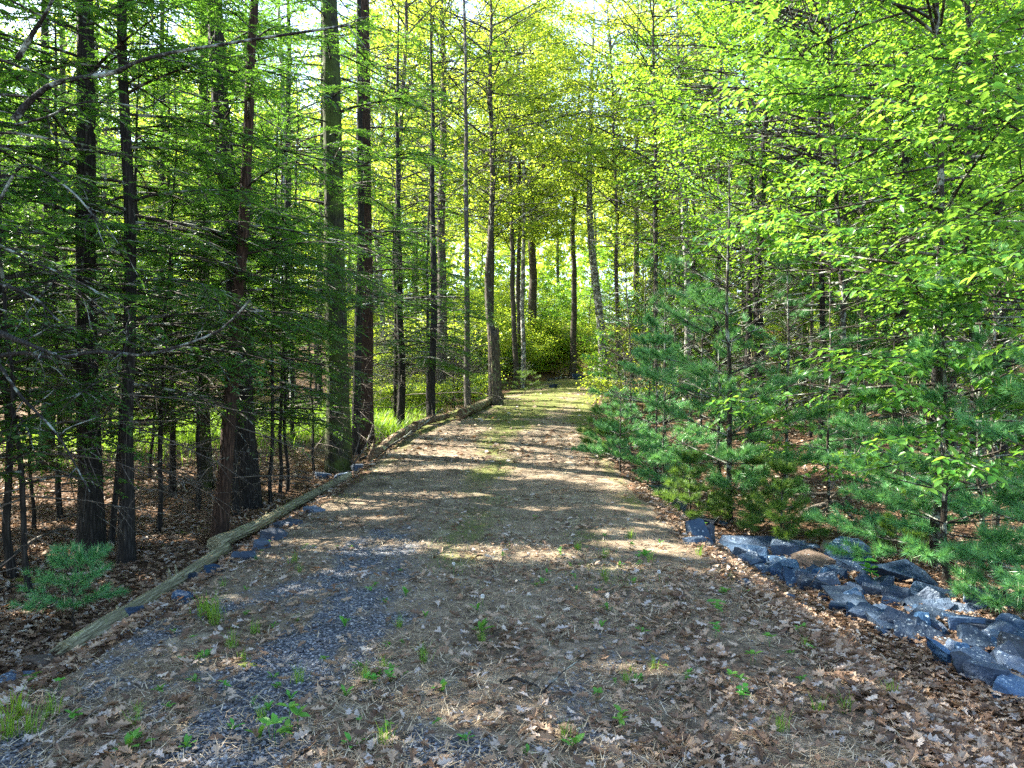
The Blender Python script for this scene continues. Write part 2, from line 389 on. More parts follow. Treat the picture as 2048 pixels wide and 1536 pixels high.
# ------------------------------------------------------------------ litter, straw, chips (stuff)
def frustum_pts(n, y0, y1, seed, margin=.5, power=1.0):
    r = RNG(seed); y = y0 * (y1 / y0)**(r.random(n)**power); x = (r.random(n) * 2 - 1) * (.70 * y + margin); return x, y
OAK = [oak_leaf(s) for s in range(6)]
def scatter_litter():
    mb = MB(); r = RNG(3)
    x, y = frustum_pts(80000, 2.6, 17, 4)
    d = x - road_x(y); ad = np.abs(d)
    cl = fbm(x * 1.3, y * 1.3, 71, 4)
    dens = np.where(ad < 2.2, np.clip(.18 + 1.5 * (cl - .40), .06, 1) * (1 - .96 * gravel_mask(x, y)) * np.interp(y, [2, 6, 9, 14], [.8, .55, .4, .35]), .95)
    dens = np.where((d > .9) & (y < 6.5), np.clip(dens * 1.7, 0, 1), dens)
    k = r.random(len(x)) < dens; x, y = x[k], y[k]; n = len(x)
    z = surf(x, y) + r.uniform(.0, .022, n) + .01
    az = r.uniform(0, 2 * math.pi, n); tilt = r.normal(0, .33, (n, 2))
    D = np.stack([np.cos(az), np.sin(az), r.normal(0, .22, n)], -1); N = np.stack([tilt[:, 0], tilt[:, 1], np.ones(n)], -1)
    S = r.uniform(.045, .10, n) * np.where(np.abs(x - road_x(y)) < 2.2, .88, 1.0)
    g = r.integers(0, 6, n)
    for i in range(6):
        q = g == i; place(mb, *OAK[i], np.stack([x, y, z], -1)[q], D[q], N[q], S[q], 0, False)
    x, y = frustum_pts(24000, 13, 46, 5)
    cl = fbm(x * .6, y * .6, 72, 3)
    k = (r.random(len(x)) < np.where(np.abs(x - road_x(y)) < 2.2, .30, .9)) & (np.abs(x - road_x(y)) < 16); x, y = x[k], y[k]; n = len(x)
    az = r.uniform(0, 2 * math.pi, n); tilt = r.normal(0, .35, (n, 2))
    place(mb, *WIDE, np.stack([x, y, surf(x, y) + .02], -1), np.stack([np.cos(az), np.sin(az), r.normal(0, .2, n)], -1),
          np.stack([tilt[:, 0], tilt[:, 1], np.ones(n)], -1), r.uniform(.08, .15, n), 0, False)
    tag(mb.build('fallen_leaves', M['litter']), 'dry brown oak leaves littering the driveway and woodland floor', kind='stuff')
scatter_litter()
def scatter_straw():
    mb = MB(); r = RNG(13)
    x, y = frustum_pts(190000, 2.6, 17, 14)
    cl = fbm(x * 1.6 + 5, y * 1.6, 81, 4); k = (r.random(len(x)) < np.clip(.12 + 2.3 * (cl - .36), .02, 1) * (1 - .75 * gravel_mask(x, y))) & (np.abs(x - road_x(y)) < 2.6)
    x, y = x[k], y[k]; n = len(x); az = r.uniform(0, 2 * math.pi, n)
    D = np.stack([np.cos(az), np.sin(az), r.uniform(-.1, .5, n)], -1)
    T = ([(0, .02, 0), (.5, .022, .06), (1, 0, 0), (.5, -.022, .06), (0, -.02, 0)], [(0, 4, 3, 1)])
    T3 = ([(0, .036, 0), (1, 0, 0), (0, -.036, 0)], [(0, 2, 1)])
    place(mb, *T3, np.stack([x, y, surf(x, y) + r.uniform(.002, .02, n)], -1), D, np.tile([0.05, 0, 1.0], (n, 1)), r.uniform(.03, .085, n))
    tag(mb.build('straw_debris', M['straw']), 'thin dry straw and needle litter matted over the driveway', kind='stuff')
    mb = MB(); x, y = frustum_pts(60000, 2.6, 9, 15)
    g = gravel_mask(x, y); k = (r.random(len(x)) < .05 + 1.2 * g * g) & (np.abs(x - road_x(y)) < 2.3); x, y = x[k], y[k]; n = len(x)
    O = ([(1, 0, 0), (0, 1, 0), (-1, 0, 0), (0, -1, 0), (0, 0, .7), (0, 0, -.7)], [(0, 1, 4), (1, 2, 4), (2, 3, 4), (3, 0, 4), (1, 0, 5), (2, 1, 5), (3, 2, 5), (0, 3, 5)])
    az = r.uniform(0, 6.3, n)
    place(mb, *O, np.stack([x, y, surf(x, y) - .005 * g[k] + .004], -1), np.stack([np.cos(az), np.sin(az), r.normal(0, .3, n)], -1), np.stack([r.normal(0, .4, n), r.normal(0, .4, n), np.ones(n)], -1), r.uniform(.004, .013, n), 0, False)
    tag(mb.build('gravel', M['pebble']), 'loose blue grey gravel chips in the driveway wheel tracks', kind='stuff')
scatter_straw()
GB = ([(0, .03, 0), (.5, .03, .02), (.5, -.03, .02), (0, -.03, 0), (1, 0, -.12)], [(0, 3, 2, 1), (1, 2, 4, 4)])
def blades(mb, x, y, z, r, l0, l1, wide=.03):
    n = len(x); az = r.uniform(0, 2 * math.pi, n); out = r.uniform(.15, .8, n)
    D = np.stack([np.cos(az) * out, np.sin(az) * out, np.ones(n)], -1); N = np.stack([np.cos(az), np.sin(az), -out * .6], -1) * -1
    L = r.uniform(l0, l1, n)
    tv = [(0, wide, 0), (.55, wide * .8, .05), (1, 0, -.12), (.55, -wide * .8, .05), (0, -wide, 0)]
    P = np.stack([x, y, z], -1)
    Dn = unit(D); Sd = unit(np.cross(N, Dn)); N2 = np.cross(Dn, Sd)
    V = P[:, None] + L[:, None, None] * (np.array(tv)[None, :, 0:1] * Dn[:, None] + np.array(tv)[None, :, 1:2] * Sd[:, None] + np.array(tv)[None, :, 2:3] * N2[:, None])
    base = (np.arange(n) * 5)[:, None]
    mb.add(V.reshape(-1, 3), np.concatenate([base + np.array([[0, 4, 3, 1]])]))
    b0 = mb.n - 5 * n
    mb.L.append(((base + np.array([[1, 3, 2]]) + b0).astype(np.int32), 0, True))
def scatter_grass():
    r = RNG(23); mb = MB()
    x, y = frustum_pts(70000, 3, 40, 24)
    d = np.abs(x - road_x(y)); k = (d < 2.3) & (r.random(len(x)) < np.clip(green_mask(x, y) * 1.5 - .25, 0, 1)); x, y = x[k], y[k]
    blades(mb, x, y, surf(x, y), r, .02, .055, .03)
    # lush sunlit grass beyond the left hand trees
    for cx, cy, sx, sy, n in ((-8.6, 21.5, 3.8, 4.0, 15000), (-4.3, 20.5, 1.1, 2.0, 3500), (-12.5, 24, 3, 3, 4000), (-5.2, 27, 1.8, 3, 3500)):
        x = r.normal(cx, sx * .6, n); y = r.normal(cy, sy * .6, n); k = np.abs(x - road_x(y)) > 2.6; x, y = x[k], y[k]
        blades(mb, x, y, height(x, y), r, .18, .5, .02)
    tag(mb.build('grass', M['grass']), 'bright green grass beyond the dark trunks and in the middle of the driveway', kind='stuff')
scatter_grass()

# ------------------------------------------------------------------ foliage generators
def path(p0, d, L, n, droop=0.0, wig=0.0, r=None, up=0.0):
    """curved branch centreline"""
    t = np.linspace(0, 1, n)[:, None]; d = unit(d)
    P = np.asarray(p0) + d * L * t + np.array([0, 0, 1.0]) * (up * L * t**2 - droop * L * t**2)
    if wig and r is not None:
        w = np.cumsum(r.normal(0, wig * L / n, (n, 3)), 0); w[0] = 0; P = P + w
    return P
def along(P, t):
    n = len(P) - 1; q = np.clip(np.asarray(t) * n, 0, n - 1e-6); i = q.astype(int); f = (q - i)[:, None]
    return P[i] * (1 - f) + P[i + 1] * f, unit(P[i + 1] - P[i])

def spray(mb, P, r, twig_step, twig_len, leaf_step, leaf_len, tmpl, t0=.15, droop=.25, ang=.95, lmat=0, wmat=1, wr=.0022, leaf_ang=.75, tilt=.25, jit=.1, hang=0.0, sub=True, loose=0.0):
    """flat foliage spray along branch line P : side twigs, leaves on both sides of each twig"""
    L = np.linalg.norm(np.diff(P, axis=0), axis=1).sum(); nt = max(3, int(L * (1 - t0) / twig_step))
    t = t0 + (1 - t0) * (np.arange(nt) + r.random(nt) * .6) / nt; p, tg = along(P, t)
    up = np.tile([0, 0, 1.0], (nt, 1)) + r.normal(0, tilt * .5, (nt, 3))
    sd = unit(np.cross(up, tg)) * np.where(np.arange(nt) % 2 == 0, 1, -1)[:, None]
    a = ang + r.normal(0, .15, nt)
    d = np.cos(a)[:, None] * tg + np.sin(a)[:, None] * sd
    ln = twig_len * (1.05 - t)**.6 * r.uniform(.55, 1.15, nt) * min(1, L / 1.2 + .25)
    if loose: d = d + r.normal(0, loose, (nt, 3)) * np.array([.6, .6, 1.0])
    p = np.concatenate([p, P[-1:]]); d = np.concatenate([d, unit(P[-1:] - P[-2:-1])]); ln = np.append(ln, twig_len * .5); up = np.concatenate([up, [[0, 0, 1.0]]])
    d = unit(d)
    nl = max(3, int(twig_len * 1.15 / leaf_step)); s = (np.arange(nl) + .5) * leaf_step
    S = np.repeat(s[None], len(ln), 0) + r.normal(0, leaf_step * jit, (len(ln), nl)); ok = S < ln[:, None]
    f = S / ln[:, None]
    Q = p[:, None] + d[:, None] * S[..., None] + np.array([0, 0, -1.0]) * (droop * ln[:, None] * f**2)[..., None]
    if loose: Q = Q + r.normal(0, .12 * loose, Q.shape)
    dd = unit(d[:, None] + np.array([0, 0, -1.0]) * (2 * droop * f)[..., None])
    up2 = np.repeat(up[:, None], nl, 1); side = unit(np.cross(up2, dd))
    sg = np.where(np.arange(nl) % 2 == 0, 1, -1)[None, :, None]
    for k in ((1, -1) if sub else (1,)):
        la = leaf_ang + r.normal(0, .18, S.shape)
        ld = np.cos(la)[..., None] * dd + np.sin(la)[..., None] * side * sg * k + r.normal(0, jit, Q.shape) + np.array([0, 0, -hang])
        N = up2 + r.normal(0, tilt, Q.shape)
        sz = leaf_len * r.uniform(.5, 1.28, S.shape) * np.clip(1.15 - f * .45, .3, 1.2)
        place(mb, *tmpl, Q[ok], ld[ok], N[ok], sz[ok], lmat)
    # twig wood as thin 3 sided blades
    e = p + d * ln[:, None] + np.array([0, 0, -1.0]) * (droop * ln)[:, None]
    sdv = unit(np.cross(up, d)) * wr; uv = up * wr
    V = np.stack([p + sdv, p - sdv, p + uv * 1.5, e], 1); base = (np.arange(len(p)) * 4)[:, None, None]
    mb.add(V.reshape(-1, 3), (base + np.array([[0, 1, 3], [1, 2, 3], [2, 0, 3]])[None]).reshape(-1, 3), wmat)

def trunk_line(H, lean=(0, 0), wig=.03, seed=0, n=16, curve=0.0):
    r = RNG(seed); t = np.linspace(0, 1, n)
    w = np.cumsum(r.normal(0, wig, (n, 2)), 0); w -= w[0]
    return np.stack([lean[0] * H * t + w[:, 0] + curve * np.sin(t * math.pi) * H, lean[1] * H * t + w[:, 1], H * t], -1)
def trunk_rad(H, r0, n=16, flare=1.22, top=.12):
    t = np.linspace(0, 1, n); return r0 * ((1 - t)**.8 * (1 - top) + top) * (1 + (flare - 1) * np.exp(-t * H / .25))
def trunk_mesh(T, R, sides=12, rough=.05, seed=0, sub=3, buttress=.14):
    mb = MB(); n = len(T) * sub; t = np.linspace(0, 1, n)**1.25; P, _ = along(T, t); q = t * (len(T) - 1)
    rad = np.interp(q, np.arange(len(T)), R)
    # sink the foot
    P = np.concatenate([[P[0] - np.array([0, 0, .35])], P]); rad = np.append(rad[0] * 1.15, rad)
    an = np.arange(sides) * 2 * math.pi / sides; r = RNG(seed); ph = r.uniform(0, 6, 3)
    fl = np.exp(-np.clip(P[:, 2] - T[0, 2], 0, 9) / .3)
    Rr = rad[:, None] * (1 + rough * (r.random((len(P), sides)) - .5) * 2 + buttress * fl[:, None] * np.sin(an * 4 + ph[0])[None] + .05 * np.sin(an * 2 + ph[1])[None])
    V = P[:, None] + Rr[..., None] * np.stack([np.cos(an), np.sin(an), 0 * an], -1)[None]
    i = np.arange(len(P) - 1)[:, None] * sides; j = np.arange(sides)[None]; k = (j + 1) % sides
    mb.add(V.reshape(-1, 3), np.stack([i + j, i + k, i + sides + k, i + sides + j], -1).reshape(-1, 4))
    return mb

def hemlock(seed, H, r0, z0=1.6, rmax=2.6, nb=70, lean=(0, 0), ztop=None, curve=0.0, dead=14, twig=.50, step=.066, lstep=.026, llen=.054, dead_z=(.4, 4)):
    r = RNG(seed); T = trunk_line(H, lean, .02, seed, 16, curve); R = trunk_rad(H, r0)
    tr = trunk_mesh(T, R, 12, .05, seed); cr = MB()
    zt = ztop or H * .97
    nb = int(nb * 1.35); rmax = rmax * 1.1; zs = z0 - .3 + (zt - z0) * ((np.arange(nb) + r.random(nb)) / nb)**1.15
    for i, z in enumerate(zs):
        t = z / H; p, _ = along(T, np.array([t])); az = i * 2.399 + r.normal(0, .5)
        L = rmax * max(.12, (1 - t))**.75 * r.uniform(.55, 1.15)
        el = r.uniform(-.08, .35)
        d = np.array([math.cos(az) * math.cos(el), math.sin(az) * math.cos(el), math.sin(el)])
        P = path(p[0], d, L, 8, r.uniform(.10, .32), .025, r)
        rb = .006 + .0075 * L
        tube(cr, P, np.linspace(rb, .002, 8), 5, 1, cap=False)
        spray(cr, P, r, step, twig, lstep, llen, RHOMB, .16, .22, .95, 0, 1, .002, .8, .28, .12)
        # secondary branches
        for q in range(int(L / .42)):
            tt = r.uniform(.25, .75); pp, tg = along(P, np.array([tt])); s = 1 if q % 2 else -1
            dd = unit(tg[0] * .75 + s * .65 * unit(np.cross([0, 0, 1.0], tg[0])) + np.array([0, 0, r.uniform(-.15, .1)]))
            P2 = path(pp[0], dd, L * (1 - tt) * .8 + .15, 6, .2, .02, r)
            tube(cr, P2, np.linspace(rb * .45, .0015, 6), 4, 1, cap=False)
            spray(cr, P2, r, step, twig * .8, lstep, llen, RHOMB, .1, .22, .95, 0, 1, .002, .8, .28, .12)
    for i in range(dead):
        z = r.uniform(*dead_z); p, _ = along(T, np.array([z / H])); az = r.uniform(0, 6.28); L = r.uniform(.4, 1.7); el = r.uniform(-.35, .2)
        P = path(p[0], [math.cos(az) * math.cos(el), math.sin(az) * math.cos(el), math.sin(el)], L, 7, r.uniform(0, .25), .04, r)
        tube(cr, P, np.linspace(.004 + .004 * L, .0015, 7), 4, 2, cap=False)
        for q in range(int(4 + L * 6)):
            tt = r.uniform(.2, 1); pp, tg = along(P, np.array([tt]))
            dd = unit(tg[0] + r.normal(0, .7, 3)); tube(cr, path(pp[0], dd, r.uniform(.1, .4), 4, .05, .03, r), np.linspace(.0035, .001, 4), 3, 2, cap=False)
    return tr, cr

def broadleaf(seed, H, r0, z0, rmax, nb, tmpl, leaf=.10, lstep=.055, tstep=.10, twig=.62, lean=(0, 0), el=(.1, .7), ztop=None, prof=.5, fork=0, secs=6, curve=0.0, tilt=.5, hang=.15, droop=.2, bdroop=.1, sides=10, azr=None, flare=1.2, loose=.55, wig=None):
    r = RNG(seed); nb = int(nb * 1.25); T = trunk_line(H, lean, wig or .03 * H / 12, seed, 16, curve); R = trunk_rad(H, r0, 16, flare)
    tr = trunk_mesh(T, R, sides, .04, seed, 3, .08); cr = MB(); zt = ztop or H * .985
    for i in range(nb):
        z = z0 + (zt - z0) * (i + r.random()) / nb; t = z / H; p, _ = along(T, np.array([min(t, 1)]))
        az = i * 2.399 + r.normal(0, .4)
        if azr is not None and r.random() < azr[2]: az = r.normal(azr[0], azr[1])
        u = (z - z0) / (zt - z0 + 1e-6); L = rmax * (math.sin(math.pi * (.18 + .8 * u))**prof) * r.uniform(.6, 1.15); e = r.uniform(*el)
        P = path(p[0], [math.cos(az) * math.cos(e), math.sin(az) * math.cos(e), math.sin(e)], L, 8, bdroop * r.uniform(0, 2), .035, r)
        rb = min(.006 + .0065 * L, r0 * .4)
        tube(cr, P, np.linspace(rb, .003, 8), 5, 1, cap=False)
        spray(cr, P, r, tstep, twig, lstep, leaf, tmpl, .3, droop, .9, 0, 1, .0025, .8, tilt, .22, hang, False, loose)
        for q in range(secs):
            tt = r.uniform(.25, .9); pp, tg = along(P, np.array([tt])); s = 1 if q % 2 else -1
            dd = unit(tg[0] * .7 + s * r.uniform(.4, .9) * unit(np.cross([0, 0, 1.0], tg[0])) + np.array([0, 0, r.uniform(-.1, .45)]))
            P2 = path(pp[0], dd, L * (1 - tt) * .7 + .35, 6, .1, .04, r)
            tube(cr, P2, np.linspace(rb * .45, .002, 6), 4, 1, cap=False)
            spray(cr, P2, r, tstep, twig, lstep, leaf, tmpl, .1, droop, .9, 0, 1, .0025, .8, tilt, .22, hang, False, loose)
    return tr, cr

def pine(seed, H, r0, whorl=.34, z0=.25, lmax=1.5, need=.115, nn=76, lean=(0, 0), kden=1.0, base_full=True):
    r = RNG(seed); T = trunk_line(H, lean, .012, seed, 12); R = trunk_rad(H, r0, 12, 1.2, .15); tr = trunk_mesh(T, R, 8, .04, seed, 2, .05); cr = MB()
    TP, TA = [], []
    def tuft(p, a): TP.append(np.asarray(p)); TA.append(unit(np.asarray(a)))
    z = z0
    while z < H - .1:
        nb = r.integers(4, 7); a0 = r.uniform(0, 6.28)
        for i in range(nb):
            az = a0 + i * 2 * math.pi / nb + r.normal(0, .15); rel = z / H
            L = min(lmax, .50 * (H - z) + .14) * r.uniform(.7, 1.1)
            e = .12 + .75 * rel**1.5 + r.normal(0, .08)
            P = path(T[0] * 0 + along(T, np.array([rel]))[0][0], [math.cos(az) * math.cos(e), math.sin(az) * math.cos(e), math.sin(e)], L, 7, 0.02, .012, r, .06)
            rb = .004 + .006 * L; tube(cr, P, np.linspace(rb, .0025, 7), 5, 1, cap=False)
            for tt in np.arange(.72, 1.0, .13 / max(L, .25)):
                pp, tg = along(P, np.array([tt])); tuft(pp[0], tg[0] + r.normal(0, .12, 3))
            tuft(P[-1], P[-1] - P[-2])
            for q in range(int(3 + L * 5 * kden)):
                tt = r.uniform(.28, .95); pp, tg = along(P, np.array([tt])); s = 1 if q % 2 else -1
                dd = unit(tg[0] * .8 + s * .6 * unit(np.cross([0, 0, 1.0], tg[0])) + np.array([0, 0, r.uniform(-.05, .35)]))
                l2 = (.12 + .45 * L * (1 - tt)) * r.uniform(.6, 1.1); P2 = path(pp[0], dd, l2, 4, 0, .01, r, .1)
                tube(cr, P2, np.linspace(.003, .0018, 4), 3, 1, cap=False)
                for t3 in np.arange(1.0, .4, -.095 / l2):
                    p3, g3 = along(P2, np.array([t3])); tuft(p3[0], g3[0] + r.normal(0, .1, 3))
        z += whorl * r.uniform(.85, 1.2)
    for k in range(6): tuft(along(T, np.array([1 - k * .012]))[0][0], [0, 0, 1])
    TP, TA = np.array(TP), np.array(TA); m = len(TP)
    # needles
    ax = np.repeat(TA, nn, 0); p = np.repeat(TP, nn, 0); n = len(p)
    rv = unit(r.normal(0, 1, (n, 3))); pr = unit(rv - ax * (rv * ax).sum(1, keepdims=True))
    th = r.uniform(.12, 1.25, n)[:, None]
    d = ax * np.cos(th) + pr * np.sin(th)
    place(cr, *NEEDLE, p - ax * r.uniform(0, .06, n)[:, None], d, unit(r.normal(0, 1, (n, 3))), need * r.uniform(.75, 1.15, n), 0)
    # candles: pale upright new shoots
    cm = MB(); pick = r.random(m) < .07
    for q in TP[pick][:80]:
        h = r.uniform(.03, .09); tube(cr, [q, q + np.array([r.normal(0, .004), r.normal(0, .004), h * .6]), q + np.array([r.normal(0, .006), r.normal(0, .006), h])], [.004, .0035, .0012], 4, 2, cap=False)
    return tr, cr

def finish(name, parts, tmats, cmats, loc, label, cat, group=None, rz=0, crown='crown'):
    root = empty(name, loc, rz, label, cat, group)
    parts[0].build('trunk', tmats, root)
    if parts[1].n: parts[1].build(crown, cmats, root)
    return root
HEM = [M['hem'], M['twig'], M['dead']]

# ------------------------------------------------------------------ left hand trees, traced one by one
def lean_to(p, pxtop, D=None):
    """sideways lean so that the trunk passes photo column pxtop at the top edge of the picture"""
    zt = CAMZ + 768 / F * p.y; return ((pxtop - 1024) / F * p.y - p.x) / (zt - p.z)
LEFT = [
 # px, py, radius, height, px at top, z0, rmax, nb, bark, label
 (182, 1108, .132, 15, 148, 2.0, 2.9, 74, 'bark', 'thick dark hemlock at left, standing just behind the small pine seedling and nearest the log'),
 (252, 1130, .075, 12, 240, 2.2, 2.1, 60, 'bark', 'slim dark hemlock close beside the thick hemlock, its trunk half as wide'),
 (437, 1085, .095, 11, 478, 2.6, 1.9, 52, 'barkred', 'leaning reddish hemlock trunk rising rightward across a darker straight trunk'),
 (497, 1015, .165, 18, 440, 2.6, 2.8, 80, 'bark', 'tall blackish hemlock with flared foot right behind the leaning reddish trunk'),
 (411, 978, .115, 15, 398, 2.8, 2.4, 60, 'barkmoss', 'brown mossy hemlock trunk standing left of the leaning reddish trunk'),
 (677, 942, .235, 21, 648, 3.4, 3.0, 78, 'barkmoss', 'stoutest hemlock, mossy above and black below, at the far end of the pale log'),
 (345, 990, .05, 8, 335, 1.9, 1.7, 44, 'bark', 'thin black hemlock pole midway between two thicker trunks in the left wood'),
]
for i, (px, py, r0, H, pt, z0, rm, nb, bk, lab) in enumerate(LEFT):
    p = G(px, py); lx = lean_to(p, pt)
    if i == 2: parts = hemlock(100 + i, H, r0, z0, rm, nb, (lx, .02), curve=.012, dead=10)
    else: parts = hemlock(100 + i, H, r0, z0, rm, nb, (lx, 0), dead=20)
    finish('hemlock_tree', parts, M[bk], HEM, p, lab, 'tree')
p = at(731, 17.0)
finish('hemlock_tree', hemlock(120, 20, .18, 3.6, 2.7, 60, (lean_to(p, 728), 0), dead=22, dead_z=(.8, 5)), M['barkred'], HEM, p,
       'reddish hemlock trunk with bare broken twigs, immediately right of the stoutest trunk', 'tree')
p = at(712, 16.2)
finish('hemlock_tree', hemlock(121, 17, .09, 4.5, 1.8, 30, (lean_to(p, 715), 0), dead=10), M['bark'], HEM, p,
       'narrow dark trunk squeezed between the stoutest trunk and the reddish one', 'tree')
# prototypes for repeats
pole = finish('hemlock_sapling', hemlock(131, 6.5, .032, 1.6, 1.35, 46, dead=10, dead_z=(.3, 2), twig=.34), M['bark'], HEM, at(541, 11.6),
              'thin straight black sapling close right of the flared blackish trunk', 'tree', 'young hemlock poles in the left wood')
pole2 = finish('hemlock_sapling', hemlock(132, 5.0, .026, 1.3, 1.25, 40, dead=8, dead_z=(.2, 1.6), twig=.32), M['bark'], HEM, G(628, 945),
               'wiry leaning sapling just left of the stoutest hemlock trunk', 'tree', 'young hemlock poles in the left wood')
POLES = [(300, 958, .9, 'two inch black pole, left of a twin pair in front of the sunlit grass'), (318, 962, .8, 'leaning black pole, right of a twin pair in front of the sunlit grass'),
         (560, 985, 1.0, 'wispy sapling between the thin black pole and the wiry leaning sapling'), (68, 1060, .85, 'skinny sapling at far left with bare foot in brown leaves'),
         (857, 835, 1.9, 'dark upright young hemlock behind the broken rotten log'), (905, 815, 1.0, 'hair thin sapling left of the tall slender grey pole by the driveway'),
         (100, 905, 1.5, 'bushy young hemlock deep in shade at far left'), (30, 930, 1.4, 'bushy young hemlock cut by the left edge of the photo'),
         (585, 880, 1.5, 'bushy young hemlock behind the fallen bare log at left'), (455, 880, 1.6, 'bushy young hemlock seen between brown mossy trunk and leaning trunk'),
         (790, 850, 1.3, 'small hemlock with dark low boughs beside the bright grass clump'), (225, 890, 1.6, 'bushy young hemlock behind the slim hemlock trunk')]
for i, (px, py, s, lab) in enumerate(POLES):
    copy_tree((pole, pole2)[i % 2], G(px, py), i * 1.7, s, lab, 'young hemlock poles in the left wood', (.03 * math.sin(i), .04 * math.cos(i * 2)))
for i, (px, D, s, lab) in enumerate([(60, 6.9, 1.05, 'leafy young hemlock nearest the left edge, in front of the thick trunk'), (318, 9.6, .95, 'leafy young hemlock between the slim trunk and the leaning reddish trunk'), (575, 12.8, 1.1, 'leafy young hemlock right of the flared trunk'),
        (120, 10.6, 1.25, 'leafy young hemlock directly behind the thick trunk'), (222, 8.9, 1.3, 'leafy young hemlock between the thick trunk and the slim one'), (472, 10.7, 1.3, 'leafy young hemlock before the flared blackish trunk'), (25, 7.5, 1.45, 'tall leafy young hemlock at the left margin'), (395, 11.2, 1.1, 'leafy young hemlock in front of the brown mossy trunk'), (690, 18.5, 1.5, 'leafy young hemlock behind the stoutest trunk')]):
    copy_tree((pole2, pole)[i % 2], at(px, D), i * 2.2, s, lab, 'young hemlock poles in the left wood', (.03, -.02))
# woods outside the left edge that shade the near driveway
for i, (x, y, s, rz) in enumerate([(-6.2, 5.2, 1.9, 0), (-7.8, 7.6, 2.1, 1), (-9.5, 9.6, 2.3, 2), (-5.2, 2.6, 2.0, 3), (-10.5, 13, 2.4, 4), (-8.6, 11.5, 2.2, 5), (-13, 17, 2.5, 6)]):
    copy_tree((pole, pole2)[i % 2], (x, y, float(height(x, y))), rz, s, 'large hemlock outside the left edge, added to shade the near driveway', 'hemlocks at the left edge')

# lichen covered hemlock whose crooked limbs enter from the left edge
def px3(l): return np.array([[(a - 1024) / F * D, D, CAMZ - (b - 768) / F * D] for a, b, D in l])
def smooth_path(P, n=18):
    P = np.asarray(P, float); t = np.linspace(0, len(P) - 1, n); i = np.clip(t.astype(int), 0, len(P) - 2); f = (t - i)[:, None]
    a, b = P[np.clip(i - 1, 0, None)], P[np.clip(i + 2, None, len(P) - 1)]; p, q = P[i], P[i + 1]
    return .5 * ((2 * p) + (q - a) * f + (2 * a - 5 * p + 4 * q - b) * f**2 + (3 * p - a - 3 * q + b) * f**3)
root = empty('lichen_hemlock_tree', (-4.45, 4.9, float(height(-4.45, 4.9))), 0, 'crooked lichen covered hemlock reaching bare limbs in from the left edge', 'tree')
o0 = np.array(root.location); tmb, cmb = MB(), MB(); r = RNG(5)
TL = np.array([[-4.45, 4.9, height(-4.45, 4.9) - .2], [-4.4, 4.9, .8], [-4.25, 4.85, 1.9], [-3.75, 4.85, 2.55], [-3.52, 4.9, 3.2], [-3.5, 4.95, 3.75], [-3.75, 5.0, 4.6], [-4.1, 5.0, 6.5], [-4.2, 5, 8]]) 
TLs = smooth_path(TL, 40); tube(tmb, TLs - o0, np.linspace(.085, .02, 40), 10, 0, .06, 3)
limbs = [([(28, 240, 4.9), (62, 200, 4.9), (115, 165, 4.85), (225, 146, 4.8), (330, 108, 4.7), (700, 50, 4.6)], .024),
         ([(35, 118, 4.95), (70, 60, 4.9), (100, 10, 4.8), (120, -60, 4.8)], .02), ([(-30, 655, 4.6), (40, 682, 4.5), (108, 708, 4.4)], .024),
         ([(-20, 715, 4.7), (50, 706, 4.6), (110, 716, 4.5), (200, 703, 4.4), (280, 710, 4.3), (350, 695, 4.2), (440, 660, 4.1), (500, 600, 4.0)], .016),
         ([(-30, 560, 4.8), (60, 590, 4.7), (115, 640, 4.6)], .014), ([(-20, 700, 4.9), (40, 790, 4.8), (115, 870, 4.7), (180, 985, 4.6)], .012),
         ([(-20, 480, 4.8), (60, 520, 4.7), (150, 560, 4.6), (260, 620, 4.5)], .010), ([(0, 400, 4.9), (50, 330, 4.8), (140, 380, 4.6), (200, 450, 4.5)], .012),
         ([(30, 250, 4.9), (90, 235, 4.8), (170, 205, 4.7), (300, 215, 4.6)], .009)]
for k, (l, rr) in enumerate(limbs):
    P = smooth_path(px3(l), 22) - o0; tube(tmb, P, np.linspace(rr, rr * .3, 22), 6, 0, .12, k)
    for q in range(9):
        tt = r.uniform(.15, 1); pp, tg = along(P, np.array([tt])); dd = unit(tg[0] + r.normal(0, .8, 3))
        P2 = path(pp[0], dd, r.uniform(.12, .5), 7, .12, .16, r); tube(tmb, P2, np.linspace(.0045, .0012, 7), 4, 0, cap=False)
        if k in (0, 1, 3, 6, 7, 8) and r.random() < .62: spray(cmb, P2, r, .07, .26, .02, .03, RHOMB, .1, .2, .95, 0, 1, .0016, .8, .3)
for z in np.linspace(2.2, 7.8, 22):
    p = along(TLs, np.array([np.clip(np.interp(z, TLs[:, 2], np.linspace(0, 1, 40)), 0, .99)]))[0][0] - o0; az = r.uniform(-1.2, 2.2); L = r.uniform(.7, 1.5)
    P = path(p, [math.cos(az), math.sin(az), r.uniform(-.1, .3)], L, 8, .15, .04, r); tube(cmb, P, np.linspace(.011, .002, 8), 5, 1, cap=False)
    spray(cmb, P, r, .08, .38, .022, .034, RHOMB, .2, .2, .95, 0, 1, .0018, .8, .3)
tmb.build('trunk', M['lichbark'], root); cmb.build('crown', HEM, root)

